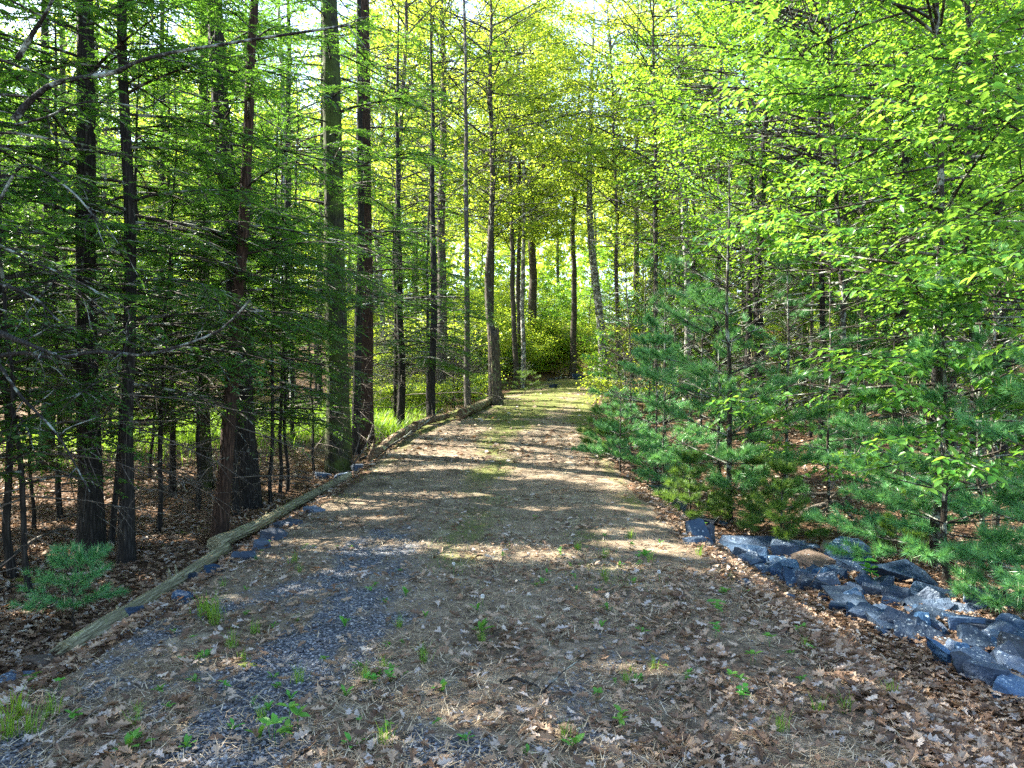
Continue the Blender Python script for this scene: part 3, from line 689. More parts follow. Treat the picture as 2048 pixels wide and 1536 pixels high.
# ------------------------------------------------------------------ trees along the driveway
def bl(loc, label, seed, H, r0, z0, rmax, nb, bark='barkfar', lmat='oak', tmpl=WIDE, name='broadleaf_tree', group=None, **k):
    return finish(name, broadleaf(seed, H, r0, z0, rmax, nb, tmpl, **k), M[bark], [M[lmat], M['twig']], loc, label, 'tree', group)
p = at(936, 24.5); bl(p, 'tall slender grey pole tree at left edge of driveway just before the snag', 201, 17, .105, 8.5, 2.6, 26, 'barkgrey', 'maple', WIDE, wig=.02, lean=(lean_to(p, 930), 0), leaf=.10)
p = at(1070, 47); bl(p, 'stout dark trunk on the knoll left of the driveway bend', 202, 23, .30, 8, 5.5, 34, 'barkfar', 'oak', WIDE, lean=(lean_to(p, 1058), 0), leaf=.13, lstep=.08, tstep=.17, twig=.8)
p = at(1145, 45); bl(p, 'straight brown trunk leaning right above the driveway crest', 203, 20, .20, 9, 4, 28, 'barkfar', 'oak', WIDE, lean=(.02, 0), leaf=.13, lstep=.08, tstep=.17, twig=.8)
p = at(1207, 40); bl(p, 'pale blotchy trunk curving up behind the pines right of the crest', 204, 21, .27, 8, 5, 32, 'barkpale', 'oak', WIDE, lean=(-.035, 0), curve=-.015, leaf=.12, lstep=.085, tstep=.19, twig=.7)
p = at(1372, 27); bl(p, 'dark trunk with one pale side standing behind the tallest young pine', 205, 16, .14, 6.0, 3.4, 40, 'barkpale', 'maple', MAPLE, lean=(-.01, 0), leaf=.10)
p = at(1268, 46); bl(p, 'forked grey trunk seen high between crowns right of the crest', 206, 20, .24, 9, 4.5, 26, 'barkgrey', 'oak', WIDE, leaf=.12, lstep=.08, tstep=.17, twig=.8, curve=.01)
p = at(1520, 18.5); bl(p, 'dark maple trunk right of the tallest young pine, densely leaved overhead', 207, 14, .14, 3.2, 4.2, 64, 'bark', 'maple', MAPLE, leaf=.085, lstep=.055, tstep=.12, twig=.55, el=(0, .5), lean=(.01, 0))
p = at(1700, 15.5); bl(p, 'slender maple sapling holding a green canopy beside the driveway on the right', 208, 11, .07, 3.3, 4.9, 64, 'twig', 'maple', MAPLE, leaf=.085, lstep=.05, tstep=.11, twig=.55, el=(.0, .5), azr=(math.pi, .7, .5), lean=(-.05, 0), prof=.3)
p = at(1800, 17.5); bl(p, 'dark thick trunk behind the beech at right', 209, 16, .17, 5, 3.8, 44, 'bark', 'maple', MAPLE, leaf=.09, lstep=.06, tstep=.13, lean=(.01, 0))
p = at(1955, 14.5); bl(p, 'maple behind the beech close to the right edge', 210, 12, .10, 2.6, 3.4, 50, 'bark', 'maple', MAPLE, leaf=.085, lstep=.06, tstep=.13)
p = at(1590, 24); bl(p, 'pale ringed trunk deep in the right wood with a horizontal dead bough before it', 211, 17, .24, 6, 4, 40, 'barkpale', 'maple', MAPLE, leaf=.1, lstep=.07, tstep=.15)
for i, (px, D, H, r0, z0, rm, nb, pt, bk, lab) in enumerate([
    (986, 28, 18, .15, 6, 4.8, 50, 978, 'barkfar', 'dark trunk rising directly behind the broken snag'), (1040, 41, 20, .15, 7.5, 5.0, 60, 1030, 'barkfar', 'tall thin tree left of the bend whose crown closes the sky'),
    (590, 24, 18, .13, 5, 4.6, 44, 560, 'barkpale', 'pale trunk leaning behind the dark hemlocks left of the stoutest one'), (790, 27, 19, .15, 6, 5.0, 46, 800, 'barkfar', 'brown trunk well behind the grass clump at left'),
    (868, 33, 20, .17, 6, 5.2, 48, 880, 'barkgrey', 'grey trunk far behind the slender grey pole'), (1030, 36, 19, .13, 6, 4.4, 40, 1015, 'barkfar', 'thin twin trunk deep behind the snag'), (1046, 37, 20, .12, 6.5, 4.4, 40, 1052, 'barkpale', 'pale thin trunk beside the twin trunk behind the snag'),
    (1310, 27, 18, .10, 5.5, 4.8, 60, 1290, 'barkfar', 'thin trunk right of the driveway with its crown arching above the bend'), (1240, 34, 19, .12, 6.5, 5.2, 60, 1215, 'barkfar', 'thin dark trunk close to the pale blotchy trunk'),
    (1485, 28, 17, .12, 4, 4.6, 60, 1490, 'barkfar', 'trunk veiled by leaves between the two maples at right'), (1640, 32, 19, .14, 4, 5.0, 60, 1650, 'barkgrey', 'grey trunk veiled by leaves beyond the pale ringed trunk'), (1720, 20, 15, .10, 3, 4.2, 64, 1725, 'barkfar', 'maple crown filling the view left of the beech top'),
    (1895, 27, 18, .13, 4, 4.8, 60, 1900, 'barkfar', 'tall tree behind the beech crown at right'), (2010, 21, 15, .11, 3, 4.4, 60, 2010, 'barkfar', 'tall leafy tree cut by the right edge'), (400, 23, 18, .13, 6, 4.6, 44, 390, 'barkpale', 'pale birch like trunk seen between dark hemlocks at left'), (130, 22, 18, .15, 6, 4.8, 46, 110, 'barkfar', 'brown trunk deep in the wood at far left')]):
    p = at(px, D); bl(p, lab, 230 + i, H, r0, z0, rm, nb, bk, 'oak' if i in (0, 1, 3, 4, 5, 6, 7, 8) else 'maple', WIDE, lean=(lean_to(p, pt) * .8, 0), leaf=.125, lstep=.07, tstep=.14, twig=.75)
# the beech
p = Vector((5.25, 9.2, float(height(5.25, 9.2))))
bl(p, 'young beech at right with layered bright green leaf sprays and a slim smooth trunk', 220, 10.5, .058, 1.7, 2.9, 54, 'twig', 'beech', BEECH, name='beech_tree', leaf=.112, lstep=.05, tstep=.10, twig=.48, el=(-.05, .42), tilt=.25, loose=.12, hang=.18, droop=.22, bdroop=.12, secs=4, azr=(math.pi * 1.05, .8, .4), lean=(.01, 0), prof=.35)
p = Vector((5.6, 7.6, float(height(5.6, 7.6))))
bl(p, 'beech sapling leaning in at the right edge with big pale leaves', 221, 6.5, .03, 1.3, 1.9, 34, 'twig', 'beech', BEECH, name='beech_sapling', leaf=.105, lstep=.05, tstep=.11, twig=.4, el=(-.1, .35), tilt=.25, loose=.12, hang=.2, secs=3, azr=(math.pi, .7, .5))
p = Vector((4.9, 11.5, float(height(4.9, 11.5))))
bl(p, 'low beech sapling with drooping sprays behind the brush pile', 222, 4.2, .022, .7, 1.7, 30, 'twig', 'beech', BEECH, name='beech_sapling', leaf=.10, lstep=.05, tstep=.11, twig=.4, el=(-.1, .35), tilt=.25, loose=.12, hang=.2, secs=3)

# ------------------------------------------------------------------ white pines
PB = [M['twig']]
def wp(loc, label, seed, H, r0, mat='pine', **k):
    return finish('white_pine', pine(seed, H, r0, **k), M['twig'], [M[mat], M['twig'], M['candle']], loc, label, 'tree')
pA = wp(at(1460, 11.5), 'tallest young white pine, right of the driveway behind the rock bank', 301, 5.6, .045, lmax=1.65, z0=.4, whorl=.44, kden=1.3)
pB = wp(Vector((5.0, 8.5, float(height(5.0, 8.5)))), 'bushy white pine at right, its leader rising in front of the beech trunk', 302, 3.5, .038, lmax=1.5, z0=.38, whorl=.36, kden=1.1)
wp(Vector((5.35, 7.0, float(height(5.35, 7.0)))), 'white pine cut by the right edge with large starry needle tufts', 303, 3.1, .034, lmax=1.35, z0=.45, whorl=.36, kden=1.1)
pD = wp(at(1312, 14.2), 'wispy white pine leaning over the driveway edge beyond the first rocks', 304, 3.1, .026, lmax=1.5, z0=.4, whorl=.36, kden=1.3)
pE = wp(at(1560, 10.2), 'low spreading pine hugging the ground just behind the rock bank', 305, 1.1, .02, 'pineY', lmax=1.15, z0=.12, whorl=.2)
wp(Vector((5.0, 7.6, float(height(5.0, 7.6)))), 'low spreading pine bough mass right behind the biggest speckled slab', 306, .8, .02, lmax=1.1, z0=.1, whorl=.18)
pS = wp(G(148, 1262), 'small pine seedling in front of the thick hemlock at left, beside the log', 307, .62, .009, lmax=.42, z0=.2, whorl=.14, need=.07)
MORE = [(pD, at(1240, 12.6), .55, 'knee high pine at the driveway edge before the wispy pine'), (pE, at(1215, 14.6), 1.0, 'low pine fringe spilling onto the driveway edge at right'),
        (pD, at(1330, 18), 1.35, 'wispy pine farther along the right edge of the driveway'), (pB, at(1730, 15.2), .8, 'white pine standing behind the brush pile'),
        (pE, at(1380, 11.0), .9, 'low pine between the first rocks and the tallest young pine'), 
        (pD, at(1300, 22), 1.0, 'thin pine on the right verge below the crest'), (pE, at(1820, 9.8), .8, 'low pine filling the gap under the beech'),
        (pB, at(1990, 11.5), 1.25, 'dense pine behind the right edge pine'), 
        (pD, at(1290, 30), 1.8, 'pale pine on the right verge near the crest'), (pB, at(1350, 24), 1.5, 'bushy pine between crest and wispy pine'), (pA, at(1570, 14), .8, 'pointed young pine right behind the tallest one'), (pB, at(1325, 12.4), .5, 'bushy pine between the wispy pine and the tallest young pine'), 
        (pB, at(1810, 10.6), .62, 'bushy pine left of the beech trunk'), (pB, at(1960, 9.4), .95, 'bushy pine right of the beech trunk'), (pA, at(1720, 17), .85, 'tall pine in the shade beyond the brush pile'),  (pB, at(1440, 14.5), 1.0, 'bushy pine behind the tallest young pine on its left'),
        (pA, at(1400, 19), .8, 'slim pine in the gap left of the dark maple'), (pB, at(1620, 20), 1.4, 'bushy pine far behind the brush pile'), (pE, at(1500, 11.0), 1.0, 'yellow green low pine at the foot of the tallest young pine'), (pD, at(1262, 17.5), .7, 'small pine on the right verge halfway to the crest')]
for i, (pr, loc, s, lab) in enumerate(MORE): copy_tree(pr, loc, i * 2.1, s, lab, 'young white pines right of the driveway')
pY = finish('white_pine', pine(310, 1.5, .02, lmax=.8, z0=.1, whorl=.2, need=.10, nn=22), M['twig'], [M['pineY'], M['twig'], M['candle']], at(1050, 33), 'sunlit bushy pine seedling left of the driveway near the snag', 'tree', 'sunlit pine seedlings on the left verge')
rr = RNG(77)
for i in range(16):
    y = rr.uniform(26, 44); x = float(road_x(y)) - rr.uniform(2.9, 6.5)
    copy_tree(pY, (x, y, float(height(x, y))), i * 1.3, rr.uniform(.8, 1.7), 'sunlit yellow green pine seedling in the thicket on the left verge past the snag', 'sunlit pine seedlings on the left verge')
rr = RNG(78); bs = None
for i in range(63):
    y = rr.uniform(25, 50); x = float(road_x(y)) + (-1 if i % 4 else 1) * rr.uniform(2.9, 8)
    if i >= 60: q = at(1100 + 30 * (i - 60), 47 + (i * 7 % 5) * .6); x, y = q.x, q.y
    loc = (x, y, float(height(x, y))); lab = 'sunlit leafy shrub crowding the driveway edge below the bend'
    if bs is None: bs = finish('leafy_shrub', broadleaf(470, 1.9, .015, .15, 1.0, 34, WIDE, leaf=.085, lstep=.05, tstep=.09, twig=.4, secs=4, el=(0, .9)), M['twig'], [M['oak'], M['twig']], loc, lab, 'shrub', 'sunlit shrubs near the bend')
    else: copy_tree(bs, loc, i * 1.1, rr.uniform(.7, 1.6), lab, 'sunlit shrubs near the bend')

# ------------------------------------------------------------------ background woods: repeated crowns
protoD = []
for k, (H, r0, z0, rm, nb, bk, lf) in enumerate([(19, .17, 6, 4.6, 40, 'barkfar', 'oak'), (22, .22, 8, 5.2, 44, 'barkgrey', 'oak'), (16, .12, 4, 3.8, 38, 'barkfar', 'maple'), (20, .16, 7, 4.2, 38, 'barkpale', 'oak')]):
    parts = broadleaf(400 + k, H, r0, z0, rm, nb, WIDE, leaf=.15, lstep=.085, tstep=.17, twig=.85, secs=7, el=(.05, .75), lean=(.01 * (k - 1), 0), curve=.008 * (k - 1.5))
    protoD.append((parts, bk, lf, ['spring green tree with yellow green crown in the far wood', 'tall grey barked tree with airy crown in the far wood', 'smaller deep green tree filling the middle of the far wood', 'pale barked tree with light crown in the far wood'][k]))
protoS = []
for k, (H, r0, z0, rm, nb, lf) in enumerate([(4.5, .03, .7, 1.6, 30, 'oak'), (6.5, .04, 1.0, 2.0, 34, 'maple'), (3.2, .02, .4, 1.5, 26, 'oak')]):
    parts = broadleaf(450 + k, H, r0, z0, rm, nb, WIDE, leaf=.11, lstep=.065, tstep=.12, twig=.55, secs=5, el=(0, .6))
    protoS.append((parts, 'twig', lf, ['leafy yellow green sapling in the sunlit understory', 'slender leafy sapling under taller crowns', 'low leafy bush in the sunlit understory'][k]))
def spots(seed, n, y0, y1, dmin, sep, xmax=.78, keep=None):
    r = RNG(seed); out = []
    for _ in range(n * 60):
        y = y0 + (y1 - y0) * r.random()**.8; x = (r.random() * 2 - 1) * (xmax * y + 3)
        if abs(x - road_x(y)) < dmin or (keep and not keep(x, y)): continue
        if all((x - a)**2 + (y - b)**2 > sep**2 for a, b in out): out.append((x, y))
        if len(out) >= n: break
    return out
def forest(protos, pts, name, group, seed, smin, smax):
    r = RNG(seed); first = {}
    for i, (x, y) in enumerate(pts):
        k = i % len(protos); loc = (x, y, float(height(x, y))); s = r.uniform(smin, smax)
        side = 'left of' if x < road_x(y) else 'right of'
        lab = protos[k][3] + ', ' + side + ' the driveway'
        if k not in first:
            first[k] = finish(name, protos[k][0], M[protos[k][1]], [M[protos[k][2]], M['twig']], loc, lab, 'tree', group, r.uniform(0, 6.28)); first[k].scale = (s, s, s)
        else: copy_tree(first[k], loc, r.uniform(0, 6.28), s, lab, group, (r.normal(0, .03), r.normal(0, .03)))
notL = lambda x, y: not (x < -1.5 and y < 27)
forest(protoD, spots(1, 95, 26, 95, 4.0, 4.0, .80, notL), 'broadleaf_tree', 'spring green trees of the far wood', 2, .8, 1.25)
forest(protoS, [(x, y) for x, y in spots(8, 26, 46, 66, 2.9, 1.5, .2)], 'leafy_sapling', 'leafy saplings of the understory', 6, .6, 1.0)
forest(protoS, spots(3, 150, 19, 85, 3.2, 2.0, .76, lambda x, y: not (x < 0 and y < 27) and not (x > 0 and y < 20)), 'leafy_sapling', 'leafy saplings of the understory', 4, .7, 1.4)
# hemlocks repeated inside the right wood and deeper in the left wood
hm = finish('hemlock_tree', hemlock(140, 13, .12, 2.1, 2.5, 54, dead=16), M['bark'], HEM, at(1440, 23), 'dark hemlock behind the maples, right of the driveway', 'tree', 'hemlocks scattered deep in the wood')
for i, (px, D, s, lab) in enumerate([(1690, 21, 1.0, 'dark hemlock in the right wood behind the brush pile'), (1900, 19, 1.1, 'dark hemlock behind the beech at right'), (1610, 31, 1.1, 'distant hemlock between trunks of the right wood'), (1500, 17.5, .75, 'dark hemlock boughs right behind the dark maple trunk'), (1640, 16.5, .7, 'short dark hemlock behind the brush pile'), (1770, 25, 1.1, 'dark hemlock far behind the dark thick trunk'), (1870, 14.5, .7, 'dark hemlock in the shade behind the beech trunk'),
        (2000, 16.5, .9, 'dark hemlock at the right edge behind the pines'), (1390, 31, 1.0, 'dark hemlock near the dark trunk with one pale side'), (1310, 38, 1.1, 'dark hemlock right of the crest'),
        (90, 15, 1.1, 'dark hemlock behind the thick trunk at far left'), (330, 19, 1.1, 'dark hemlock behind the slim trunk in the left wood'), (570, 21, 1.15, 'dark hemlock behind the flared trunk'), (800, 21.5, .95, 'dark feathery hemlock left of the tall slender pole'),
        (-60, 12, 1.0, 'dark hemlock overlapping the left edge'), (862, 20.5, .9, 'dark feathery hemlock right behind the rotten log'), (200, 25, 1.2, 'distant hemlock beyond the grass at left'), (640, 29, 1.2, 'distant hemlock beyond the stoutest trunk')]):
    copy_tree(hm, at(px, D), i * 2.3, s, lab, 'hemlocks scattered deep in the wood')
for i, (x, y, s) in enumerate([(-7.4, 6.9, 1.1), (-9.2, 5.6, 1.2), (-6.6, 4.2, 1.0), (-8.4, 8.9, 1.4), (-10.6, 10.5, 1.45)]):  # hemlocks added beyond the left edge to keep sun off the near driveway
    copy_tree(hm, (x, y, float(height(x, y))), i * 2.7, s, 'large hemlock outside the left edge, added to shade the near driveway', 'hemlocks at the left edge')

# distant wood closing the view : one mass
def distant_wood():
    r = RNG(91); mb = MB(); n = 170000
    cx = r.uniform(-140, 140, 700); cy = r.uniform(88, 150, 700); k = r.integers(0, 700, n)
    ch = r.uniform(0, 24, 700)
    P = np.stack([cx[k] + r.normal(0, 2.6, n), cy[k] + r.normal(0, 2.6, n), 0 * cx[k]], -1)
    P[:, 2] = height(P[:, 0], P[:, 1]) + ch[k] + r.normal(0, 2.4, n)
    D = r.normal(0, 1, (n, 3)); N = r.normal(0, .5, (n, 3)) + np.array([0, 0, 1.0])
    place(mb, *WIDE, P, D, N, r.uniform(.5, .95, n))
    tm = MB()
    tag(mb.build('distant_woods', M['oak']), 'far off spring green woods closing the view between the trunks', kind='stuff')
distant_wood()

# ------------------------------------------------------------------ logs, snag, dead wood
def log_obj(name, pts, rads, mat, label, cat='log', sides=14, stubs=0, seed=0, end=None, splinter=0, jag=.02):
    mb = MB(); P = smooth_path(np.array(pts), 30); R = np.interp(np.linspace(0, 1, 30), np.linspace(0, 1, len(rads)), rads)
    r = RNG(seed); tube(mb, P, R, sides, 0, .05, seed)
    root = mb
    V0 = mb.V[-1].reshape(30, sides, 3); cen = P[:, None]; wob = 1 + .10 * (fbm(np.arange(30)[:, None] * .7 + seed, np.arange(sides)[None] * .9, seed, 3) - .5) * 2
    mb.V[-1] = (cen + (V0 - cen) * wob[..., None]).reshape(-1, 3).astype(np.float32)
    for q in range(stubs):
        tt = r.uniform(.05, .95); pp, tg = along(P, np.array([tt])); dd = unit(r.normal(0, 1, 3) + np.array([0, 0, .8])); dd = unit(dd - tg[0] * dd.dot(tg[0]) * .8)
        rr0 = float(np.interp(tt, np.linspace(0, 1, 30), R)); L = r.uniform(.03, .10)
        tube(mb, [pp[0] + dd * rr0 * .5, pp[0] + dd * (rr0 + L * .5), pp[0] + dd * (rr0 + L)], [.016, .012, .006], 6, 0)
    for q in range(splinter):
        a = r.uniform(0, 6.28); tg = unit(P[0] - P[1]); A = unit(np.cross(tg, [0, 0, 1.0])); B = np.cross(tg, A); rr0 = R[0] * r.uniform(.2, .9)
        s = P[0] + rr0 * (math.cos(a) * A + math.sin(a) * B); tube(mb, [s - tg * .1, s + tg * r.uniform(.02, .10)], [.016, .004], 4, 0)
    o = mb.build(name, M[mat])
    if end:
        e = MB(); tg = unit(P[0] - P[1]); A = unit(np.cross(tg, [0, 0, 1.0])); B = np.cross(tg, A); an = np.arange(16) * math.pi / 8
        rim = P[0] + tg * .006 + R[0] * .93 * (np.cos(an)[:, None] * A + np.sin(an)[:, None] * B) * (1 + .05 * r.normal(0, 1, (16, 1)))
        inner = P[0] - tg * .02 + R[0] * .4 * (np.cos(an)[:, None] * A + np.sin(an)[:, None] * B); ctr = P[0] + tg * .002
        V = np.concatenate([rim, inner, [ctr]]); j = np.arange(16); k = (j + 1) % 16
        e.add(V, np.stack([j, k, 16 + k, 16 + j], -1), 0, False); e.L.append((np.stack([16 + j, 16 + k, 0 * j + 32], -1).astype(np.int32), 0, False))
        e.build('cut_end', M[end], o)
    return tag(o, label, cat)
def gp(px, py, up=0.0):
    p = G(px, py); return (p.x, p.y, p.z + up)
log_obj('fallen_log', [gp(128, 1312, .02), gp(210, 1268, .045), gp(330, 1192, .05), gp(452, 1108, .06)], [.082, .085, .076, .07], 'log',
        'near half of the pale peeled edging log, with splintered end at lower left', stubs=7, seed=1, splinter=18)
log_obj('fallen_log', [gp(428, 1112, .13), gp(520, 1062, .09), gp(610, 1008, .08), (-2.74, 12.5, .06)], [.084, .076, .072, .06], 'log',
        'far half of the pale peeled edging log, overlapping the near half', stubs=9, seed=11, splinter=10)
log_obj('fallen_log', [at(738, 14.0) + Vector((0, 0, .08)), at(790, 15.6) + Vector((0, 0, .16)), at(826, 17.2) + Vector((0, 0, .14))], [.07, .095, .085], 'logrot',
        'short crooked rotten log beyond the pale log, with rusty broken ends', stubs=6, seed=2, end='cut')
log_obj('fallen_log', [at(829, 17.3) + Vector((0, 0, .17)), at(858, 18.4) + Vector((0, 0, .16)), at(895, 20) + Vector((0, 0, .13))], [.10, .085, .075], 'logrot',
        'middle piece of broken log with pale knobby bark and one raised stub', stubs=8, seed=4, end='cut')
log_obj('fallen_log', [at(928, 20.4) + Vector((-.05, 0, .16)), at(962, 24) + Vector((0, 0, .12)), at(1003, 30) + Vector((0, 0, .10))], [.145, .14, .12], 'logrot',
        'thick mottled log with dark round cut end, below the snag', stubs=5, seed=3, end='cut')
log_obj('tree_stump', [at(737, 13.9) + Vector((0, 0, -.1)), at(741, 13.9) + Vector((.01, .02, .15)), at(747, 13.9) + Vector((.02, .05, .32))], [.075, .06, .05], 'logrot', 'short broken stub standing upright at the end of the rotten log', 'stump', stubs=3, seed=6)
# snag
def snag():
    root = empty('snag', at(995, 25.5), 0, 'broken grey snag standing at the left edge of the driveway, jagged top', 'snag'); r = RNG(8); mb = MB()
    n, s = 16, 16; an = np.arange(s) * 2 * math.pi / s; z = np.linspace(-.3, 2.5, n); R = .15 + .05 * np.exp(-np.clip(z, 0, 9) / .4)
    V = []
    for i in range(n):
        rr = R[i] * (1 + .10 * np.sin(an * 5 + 1) + .04 * r.normal(0, 1, s)); zz = np.full(s, z[i]) + (0 if i < n - 1 else 1) * r.uniform(-.12, .35, s)
        V.append(np.stack([rr * np.cos(an) - .045 * z[i], rr * np.sin(an), zz], -1))
    V = np.concatenate(V); i = np.arange(n - 1)[:, None] * s; j = np.arange(s)[None]; k = (j + 1) % s
    mb.add(V, np.stack([i + j, i + k, i + s + k, i + s + j], -1).reshape(-1, 4))
    c = mb.n; mb.V.append(np.array([[-.11, 0, 2.2]], np.float32)); mb.n += 1
    mb.L.append((np.stack([(n - 1) * s + np.arange(s), (n - 1) * s + (np.arange(s) + 1) % s, np.full(s, c)], -1).astype(np.int32), 0, False))
    mb.build('trunk', M['snag'], root)
snag()
def branch_obj(pts, r0, label, cat='branch', group=None, mat='dead', forks=3, seed=0, name='fallen_branch'):
    r = RNG(seed); mb = MB(); P = smooth_path(np.array(pts), 16) + np.cumsum(r.normal(0, .006, (16, 3)), 0); tube(mb, P, np.linspace(r0, r0 * .4, 16), 7, 0, .1, seed)
    for q in range(forks):
        tt = r.uniform(.25, .9); pp, tg = along(P, np.array([tt])); dd = unit(tg[0] + r.normal(0, .45, 3) + np.array([0, 0, .15])); L = r.uniform(.2, .7)
        tube(mb, path(pp[0], dd, L, 6, .1, .04, r), np.linspace(r0 * .45, r0 * .12, 6), 5, 0)
    return tag(mb.build(name, M[mat]), label, cat, group)
bp = lambda px, py, D: tuple(px3([(px, py, D)])[0])
BR = [([(1570, 992, 12.2), (1660, 985, 12.0), (1720, 975, 11.8), (1790, 945, 11.4)], .035, 'long pale forked branch on top of the brush pile'),
      ([(1640, 1010, 12.0), (1690, 975, 11.9), (1745, 950, 11.7)], .03, 'pale branch crossing the brush pile steeply'),
      ([(1655, 985, 12.4), (1690, 935, 12.6), (1720, 900, 12.8)], .024, 'straight bare stick slanting up out of the brush pile'),
      ([(1600, 1028, 11.6), (1660, 1005, 11.6), (1700, 1012, 11.5)], .06, 'thick grey butt log low in the brush pile'),
      ([(1615, 1045, 11.4), (1650, 1018, 11.5), (1690, 1005, 11.4)], .028, 'short dark pole at the front of the brush pile'),
      ([(1720, 990, 11.6), (1770, 965, 11.5), (1830, 945, 11.2)], .022, 'thin pale stick at the right end of the brush pile'),
      ([(1730, 1000, 11.3), (1760, 960, 11.6), (1775, 935, 11.8)], .02, 'twiggy grey stick bristling from the brush pile right side'),
      ([(1605, 970, 12.2), (1615, 1000, 12.0), (1612, 1020, 11.9)], .03, 'stubby upright broken piece at the left of the brush pile')]
for i, (l, r0, lab) in enumerate(BR): branch_obj([bp(*q) for q in l], r0, lab, group='brush pile branches', forks=4, seed=20 + i)
branch_obj([gp(-10, 1150, .05), gp(60, 1105, .12), gp(130, 1080, .16), gp(165, 1085, .05)], .028, 'weathered pale branch on the leaves at far left', forks=4, seed=40)
branch_obj([gp(-5, 1188, .03), gp(60, 1178, .04), gp(110, 1172, .03)], .02, 'dark rotting stick below the weathered branch at far left', seed=41, mat='twig')
branch_obj([at(500, 21) + Vector((0, 0, .55)), at(560, 20.5) + Vector((0, 0, .65)), at(640, 20) + Vector((0, 0, .85))], .11, 'bare fallen log propped across the grass between dark trunks', 'log', mat='dead', forks=2, seed=42, name='fallen_log')
branch_obj([at(170, 20) + Vector((0, 0, .4)), at(300, 19.5) + Vector((0, 0, .5)), at(345, 19) + Vector((0, 0, .45))], .10, 'mossy fallen log lying beyond the slim hemlock', 'log', mat='logrot', forks=2, seed=43, name='fallen_log')
branch_obj([at(0, 15) + Vector((0, 0, .3)), at(90, 15) + Vector((0, 0, .35)), at(150, 14.6) + Vector((0, 0, .3))], .10, 'mossy fallen log in the shade at the left edge', 'log', mat='logrot', forks=1, seed=44, name='fallen_log')
branch_obj([bp(720, 920, 14.2), bp(790, 885, 15), bp(850, 845, 16), bp(885, 815, 17)], .028, 'dark bare pole slanting over the rotten log toward the grass', forks=3, seed=45, mat='twig')
branch_obj([bp(700, 935, 14.4), bp(728, 895, 14.6), bp(745, 850, 15)], .02, 'pale crossing twig tangle at the foot of the reddish trunk', forks=6, seed=46)
branch_obj([bp(705, 925, 14.6), bp(720, 880, 14.6), bp(715, 835, 14.8)], .016, 'thin pale dead stick upright before the reddish trunk', forks=5, seed=47)
branch_obj([bp(610, 925, 15.4), bp(650, 865, 15.6), bp(668, 830, 15.8)], .025, 'stick leaning against the stoutest hemlock', forks=1, seed=48)
branch_obj([at(1095, 42) + Vector((0, 0, .1)), at(1125, 42) + Vector((0, 0, .15)), at(1150, 41.5) + Vector((0, 0, .1))], .09, 'dark fallen log across the bank at the driveway crest', 'log', mat='twig', forks=2, seed=49, name='fallen_log')
branch_obj([bp(1545, 553, 20), bp(1600, 553, 19.8), bp(1670, 552, 19.6)], .035, 'horizontal dead bough crossing before the pale ringed trunk', forks=2, seed=50, mat='twig')
TW = [((1005, 1368), (1085, 1400), .011, 'lichened twig lying near the centre of the near driveway'), ((840, 1400), (905, 1375), .006, 'thin brown twig left of the lichened twig'), ((780, 1490), (815, 1470), .007, 'dark short twig on the bare gravel'),
      ((530, 1425), (575, 1400), .006, 'pale straw coloured stick on the gravel at lower left'), ((1610, 1200), (1625, 1178), .012, 'pale broken stick against the dark slabs'), ((90, 1515), (160, 1480), .006, 'curved dead stem at lower left corner')]
for i, (a, b, r0, lab) in enumerate(TW):
    branch_obj([gp(*a, .012), gp((a[0] + b[0]) / 2, (a[1] + b[1]) / 2 - 3, .02), gp(*b, .012)], r0, lab, 'twig', forks=1 if r0 < .01 else 2, seed=60 + i, name='twig', mat='lichbark' if i == 0 else 'dead')

# ------------------------------------------------------------------ rocks
def rock(px, py, w, h, d, label, rz=0, tilt=(0, 0), seed=0, mat='rock', group=None, up=0.0, loc=None):
    r = RNG(seed); bm = bmesh.new()
    p = Vector(loc) if loc is not None else G(px, py)
    if p.y < 12 and abs(p.x - road_x(p.y)) < 1.6: bm.free(); return None
    n = r.integers(4, 7); an = np.sort(r.uniform(0, 2 * math.pi, n) * .25 + np.arange(n) * 2 * math.pi / n)
    for zf, sc in ((-.5, r.uniform(.9, 1.0)), (.15, 1.0), (.5, r.uniform(.86, 1.0))):
        off = r.normal(0, .05, 2)
        for a in an:
            k = sc * r.uniform(.80, 1.14)
            bm.verts.new((w * .5 * k * math.cos(a) * 1.1 + off[0] * w, d * .5 * k * math.sin(a) * 1.1 + off[1] * d, h * (zf + r.normal(0, .05))))
    res = bmesh.ops.convex_hull(bm, input=bm.verts)
    bmesh.ops.delete(bm, geom=list({g for g in res['geom_interior'] if isinstance(g, bmesh.types.BMVert)}), context='VERTS')
    bmesh.ops.dissolve_limit(bm, angle_limit=.12, verts=bm.verts, edges=bm.edges)
    bmesh.ops.bevel(bm, geom=bm.edges[:] + bm.verts[:], offset=min(w, h, d) * .022, segments=1, affect='EDGES')
    bmesh.ops.triangulate(bm, faces=bm.faces[:]); bmesh.ops.subdivide_edges(bm, edges=[e for e in bm.edges if e.calc_length() > .06], cuts=2, use_grid_fill=True)
    for v in bm.verts:
        c = v.co; q = fbm(c.x * 9 + seed, c.y * 9 + c.z * 13, seed, 3) - .5; q2 = fbm(c.x * 26 + seed, c.y * 26 + c.z * 41, seed + 3, 2) - .5
        v.co = c * (1 + .04 * float(q)) + v.normal * (.014 * float(q) + .016 * float(q2))
    me = bpy.data.meshes.new('slate_rock'); bm.to_mesh(me); bm.free(); me.materials.append(M[mat])
    o = bpy.data.objects.new('slate_rock', me); COL.objects.link(o)
    o.location = (p.x, p.y, p.z + h * .22 + up); o.rotation_euler = (tilt[0], tilt[1], rz)
    return tag(o, label, 'rock', group)
def pw(px, py, wpx): return wpx / F * G(px, py).y
